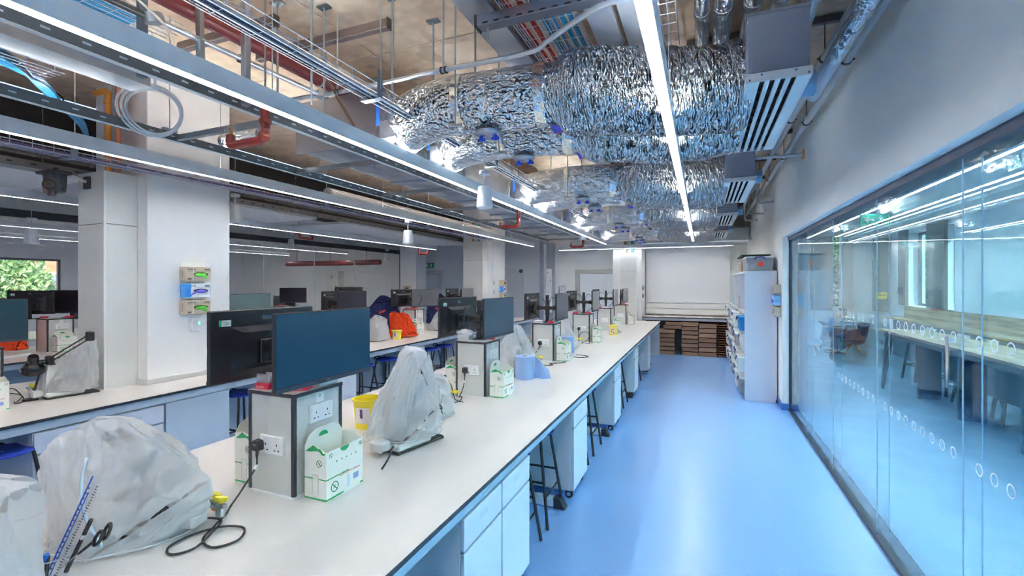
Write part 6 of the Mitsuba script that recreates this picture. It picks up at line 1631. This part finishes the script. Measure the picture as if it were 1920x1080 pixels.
# lounge chairs and the seated reader
def lounge(x, y, a, label, col, leg, high=.42, star=True):
    k = thing('lounge_chair', label, 'armchair')
    M = PM(x, y, 0, a)
    g = []
    for t in np.linspace(-2.35, 2.35, 29):
        row = []
        for s in np.linspace(0, 1, 10):
            r_ = .20 + .16 * s ** .7
            lift = .40 + (high * (.35 + .65 * (0.5 + .5 * math.cos(t)) ** .8)) * s ** 1.5 - .12 * (1 - s)
            row.append((r_ * math.sin(t), .02 + r_ * math.cos(t), lift))
        g.append(row)
    g = np.array(g)
    ctr = np.array([0, .02, 0])
    inn = (g - ctr) * [.90, .90, 1] + ctr + [0, 0, .012]
    part(k, 'shell', cat(sheet(g[:, ::-1]), sheet(inn), sheet(np.stack([g[:, -1], inn[:, -1]], 1))), 'cloth', col, sm=50, M=M)
    part(k, 'seat_cushion', mv(lathe([(.001, .30), (.25, .30), (.28, .34), (.28, .40), (.25, .43), (.001, .44)], 24), 0, 0, 0), 'cloth', [c * 1.08 for c in col], sm=40, M=M)
    for q in range(4):
        t = q * math.pi / 2 + .78
        a0, a1 = ((.03, .27), (.34, .0)) if star else ((.16, .30), (.28, .0))
        part(k, 'leg', tube([(a0[0] * math.cos(t), a0[0] * math.sin(t), a0[1]), (a1[0] * math.cos(t), a1[0] * math.sin(t), a1[1] + .012)], [.022, .012], 8), 'satin', leg, sm=40, M=M)
    return k


lounge(3.74, 15.0, -85, 'dark navy bucket chair with oak star legs, holding the seated reader', (.16, .17, .24), (.76, .58, .40))
lounge(2.62, 14.2, 60, 'pale high backed lounge chair at the far left behind the glass', (.78, .86, .90), (.85, .85, .83), high=.75, star=False)
lounge(3.28, 15.7, 60, 'dark chair with oak legs facing the seated reader', (.28, .30, .36), (.66, .50, .36), star=False)
k = thing('low_table', 'small oak topped table between the two far chairs', 'table')
part(k, 'top', mv(disc(.34, .03, 30), 3.35, 15.05, .70), 'oak', sm=40)
part(k, 'leg', mv(lathe([(.22, 0), (.22, .01), (.03, .03), (.03, .70)], 20), 3.35, 15.05, 0), 'satin', (.2, .2, .22), sm=40)


def person():
    import manifold3d as m3
    J = {}
    px, py = 3.70, 15.0           # sits facing -x, leaning over the table
    def P(dx, dy, z):
        return np.array([px + dx, py + dy, z])
    pel, chest, neck, head = P(.06, 0, .52), P(-.04, 0, .86), P(-.12, 0, .99), P(-.19, 0, 1.09)
    sh = {s: P(-.07, s * .19, .93) for s in (-1, 1)}
    el = {s: P(-.22, s * .24, .72) for s in (-1, 1)}
    wr = {s: P(-.40, s * .10, .745) for s in (-1, 1)}
    hp = {s: P(.04, s * .09, .50) for s in (-1, 1)}
    kn = {s: P(-.40, s * .12, .50) for s in (-1, 1)}
    an = {s: P(-.36, s * .13, .09) for s in (-1, 1)}
    to = {s: P(-.52, s * .14, .045) for s in (-1, 1)}
    def s_(c, r):
        return m3.Manifold.sphere(r, 20).translate(tuple(float(q) for q in c))
    def bone(a, ra, b, rb):
        return m3.Manifold.batch_hull([s_(a, ra), s_(b, rb)])
    def fin(lst, step=.018, it=8):
        M = lst[0]
        for q in lst[1:]:
            M = M + q
        g = M.refine_to_length(step).to_mesh()
        t = trimesh.Trimesh(np.array(g.vert_properties[:, :3]), np.array(g.tri_verts), process=True)
        trimesh.smoothing.filter_taubin(t, iterations=it)
        return np.array(t.vertices), np.array(t.faces)
    skin = [bone(neck, .052, head, .05), m3.Manifold.batch_hull([s_(head + [0, 0, .03], .085), s_(head + [-.03, 0, -.03], .068), s_(head + [-.045, 0, -.065], .042)]),
            bone(head + [-.085, 0, .0], .014, head + [-.105, 0, -.025], .016), bone(chest, .10, neck, .055)]
    for s in (-1, 1):
        skin += [bone(sh[s], .052, el[s], .042), bone(el[s], .040, wr[s], .028), m3.Manifold.batch_hull([s_(wr[s], .026), s_(wr[s] + [-.07, -s * .01, 0], .022), s_(wr[s] + [-.06, s * .025, 0], .018)]),
                 bone(hp[s], .085, kn[s], .058), bone(kn[s], .056, an[s], .038), bone(an[s], .040, to[s], .032), s_(head + [.0, s * .082, -.005], .020)]
        for q in range(4):
            b0 = wr[s] + [-.075, -s * .025 + s * .017 * q, .0]
            skin += [bone(b0, .010, b0 + [-.045, 0, -.004], .009), bone(b0 + [-.045, 0, -.004], .009, b0 + [-.075, 0, -.016], .008)]
        skin.append(bone(wr[s] + [-.02, -s * .03, 0], .011, wr[s] + [-.07, -s * .055, -.005], .009))
    skin.append(m3.Manifold.batch_hull([s_(pel + [0, .1, 0], .10), s_(pel + [0, -.1, 0], .10), s_(chest + [0, .11, 0], .095), s_(chest + [0, -.11, 0], .095)]))
    k = thing('person', 'person in a white top sitting bent over in the dark bucket chair, reading', 'person')
    part(k, 'body', fin(skin), 'satin', (.80, .62, .54), sm=True)
    top = [m3.Manifold.batch_hull([s_(pel + [0, .1, .03], .115), s_(pel + [0, -.1, .03], .115), s_(chest + [0, .12, .02], .108), s_(chest + [0, -.12, .02], .108)]), bone(chest, .12, neck + [.01, 0, -.04], .07)]
    for s in (-1, 1):
        top += [bone(sh[s], .066, el[s], .054), bone(el[s], .052, wr[s] * .75 + el[s] * .25, .042), bone(sh[s], .068, chest, .10)]
    part(k, 'white_top', fin(top), 'cloth', (.93, .94, .95), sm=True, label='white long sleeved top')
    tr = []
    for s in (-1, 1):
        tr += [bone(hp[s], .098, kn[s], .068), bone(kn[s], .066, an[s] + [0, 0, .06], .050)]
    tr.append(m3.Manifold.batch_hull([s_(hp[1], .1), s_(hp[-1], .1)]))
    part(k, 'trousers', fin(tr), 'cloth', (.16, .24, .40), sm=True, label='blue trousers')
    part(k, 'shoes', fin([q for s in (-1, 1) for q in (bone(an[s] + [.02, 0, -.03], .046, to[s], .038),)]), 'satin', (.15, .14, .15), sm=True)
    part(k, 'hair', fin([m3.Manifold.batch_hull([s_(head + [.022, 0, .05], .088), s_(head + [.035, 0, .0], .078), s_(head + [-.03, 0, .085], .060)])]), 'satin', (.20, .13, .10), sm=True)
    for s in (-1, 1):
        part(k, 'eye', ball(head + [-.098, s * .03, .015], .009, 1), 'gloss', (.10, .08, .08))
    part(k, 'mouth', ball(head + [-.098, 0, -.055], (.006, .022, .005), 1), 'satin', (.62, .35, .33))
    b = thing('book', 'open pale book on the low table before the reader', 'book')
    part(b, 'page_block', cat(bx(3.20, 3.34, 14.88, 14.995, .731, .742, .002), bx(3.20, 3.34, 15.005, 15.12, .731, .742, .002)), 'satin', (.92, .92, .90))
    part(b, 'cover', bx(3.195, 3.345, 14.875, 15.125, .7301, .7309), 'satin', (.25, .35, .55))


person()

# ---------------------------------------------------------------- outdoors, seen through the windows
struct('ground', bx(-70, 60, -40, 60, -.5, -.3), 'matte', (.42, .45, .36))


def tree(x, y, h, r, n, label, greens, seed, z0=-.3, low=.25):
    g = np.random.default_rng(seed)
    k = thing('tree', label, 'tree')
    tr = [tube([(x, y, z0), (x + .05, y, z0 + h * .35), (x + .1, y + .1, z0 + h * .7)], [.16, .12, .05], 8)]
    for q in range(9):
        t = g.uniform(0, 6.28); zz = z0 + h * g.uniform(.25, .6)
        tr.append(tube([(x + .05, y, zz), (x + r * .7 * math.cos(t), y + r * .7 * math.sin(t), zz + h * .18)], [.06, .015], 5))
    part(k, 'trunk', cat(*tr), 'matte', (.36, .30, .26), sm=40)
    d = g.normal(size=(n, 3)); d /= np.linalg.norm(d, axis=1, keepdims=True)
    rad = g.uniform(.35, 1, n) ** .5
    lump = .75 + .5 * noise(d * 2.6 + 5, seed)
    c = np.array([x, y, z0 + h * (low + 1) / 2]) + d * (rad * lump)[:, None] * [r, r, h * (1 - low) / 2]
    for q, gc in enumerate(greens):
        cc = c[q::len(greens)]
        a = g.normal(size=(len(cc), 3)); a /= np.linalg.norm(a, axis=1, keepdims=True)
        b = np.cross(a, g.normal(size=(len(cc), 3))); b /= np.linalg.norm(b, axis=1, keepdims=True)
        s = g.uniform(.07, .14, (len(cc), 1))
        v = np.stack([cc - a * s, cc + b * s * .5, cc + a * s, cc - b * s * .5], 1).reshape(-1, 3)
        i = np.arange(len(cc))[:, None] * 4
        f = np.vstack([i + [0, 1, 2], i + [0, 2, 3]])
        part(k, 'foliage', (v, f), 'leaf', gc, stuff=True)


GR = [(.42, .58, .30), (.58, .72, .44), (.34, .48, .28)]
tree(8.6, 22.6, 6.2, 2.2, 11000, 'sunlit green tree outside the tall breakout windows', GR, 1, low=.12)
tree(8.0, 27.5, 6.5, 2.3, 9000, 'leafy tree outside the second tall breakout window', GR, 2, low=.12)
tree(12.5, 25.5, 7, 2.6, 8000, 'green tree farther behind the breakout windows', GR, 3, low=.12)
tree(4.2, 25.5, 6, 2.0, 6000, 'green tree behind the narrow end window of the breakout room', GR, 7, low=.1)
tree(-24.0, 8.7, 3.6, 1.5, 7000, 'pale green tree outside the far left window', [(.62, .74, .55), (.50, .64, .44), (.72, .80, .66)], 4, low=.1)

k = thing('brick_house', 'brick house with white windows seen through the far left window', 'building')
part(k, 'wall', bx(-38, -34, -2, 26, -.3, 3.4), 'brickwork')
part(k, 'cornice', bx(-33.995, -33.8, -2, 26, 3.4, 3.6), 'matte', (.90, .89, .87))
part(k, 'upper_wall', bx(-38, -34, -2, 26, 3.4, 9), 'matte', (.84, .80, .76))
for y in np.arange(-1.0, 25, 2.4):
    for z in (.5, 3.9):
        f_ = part(k, 'window', cat(bx(-33.98, -33.9, y, y + .1, z, z + 2.0), bx(-33.98, -33.9, y + 1.3, y + 1.4, z, z + 2.0), bx(-33.98, -33.9, y + .1, y + 1.3, z, z + .1), bx(-33.98, -33.9, y + .1, y + 1.3, z + 1.9, z + 2.0), bx(-33.98, -33.91, y + .66, y + .74, z + .1, z + 1.9), bx(-33.98, -33.91, y + .1, y + 1.3, z + .95, z + 1.03)), 'matte', (.95, .95, .94))
        part(f_, 'pane', bx(-33.97, -33.95, y + .1, y + 1.3, z + .1, z + 1.9), 'gloss', (.42, .50, .56))
k = thing('parked_car', 'small red parked car outside the far left window', 'car')
part(k, 'body', bx(-28, -26.4, 10.6, 14.1, .9, 1.52, .18), 'gloss', (.75, .10, .13))
part(k, 'cabin', hullm([(x, y, z) for x in (-27.9, -26.5) for y, z in ((11.2, 1.52), (13.5, 1.52), (11.7, 2.0), (13.0, 2.0))]), 'gloss', (.20, .22, .25))
for y in (11.3, 13.4):
    part(k, 'wheel', mv(xf(disc(.30, .2, 20), FACE['+x']), -26.55, y, .9), 'satin', (.1, .1, .1))

struct('ground', bx(-29, -25.5, 9, 16, -.3, .6), 'matte', (.5, .5, .5))
# benches and screens in the room beyond the partition
k = thing('lab_bench', 'white bench in the room beyond the glass partition', 'lab bench')
part(k, 'worktop', bx(-12.9, -11.1, -1.0, 12.0, .86, .9, .002), 'satin', LAM)
part(k, 'end_panel', bx(-12.8, -11.2, 11.9, 11.95, 0, .859), 'satin', PANEL)
part(k, 'end_panel', bx(-12.8, -11.2, -.95, -.9, 0, .859), 'satin', PANEL)
for n, y in enumerate((3.2, 5.6, 8.0, 10.4)):
    monitor(-11.7, y, 1.35, 120 - n * 20, f'dark screen on the bench beyond the glass partition, {["first", "second", "third", "fourth"][n]} from the left', 'screens beyond the glass partition', tone=(.08, .08, .10), sticker=False, logo=False)
    labels_key = [q for q in labels if q.startswith('monitor') and not q.startswith('monitor_stand')][-1]
    part(labels_key, 'stand_post', rod((-11.72, y, .902), (-11.72, y, 1.3), .03, 8), 'satin', BLACK)
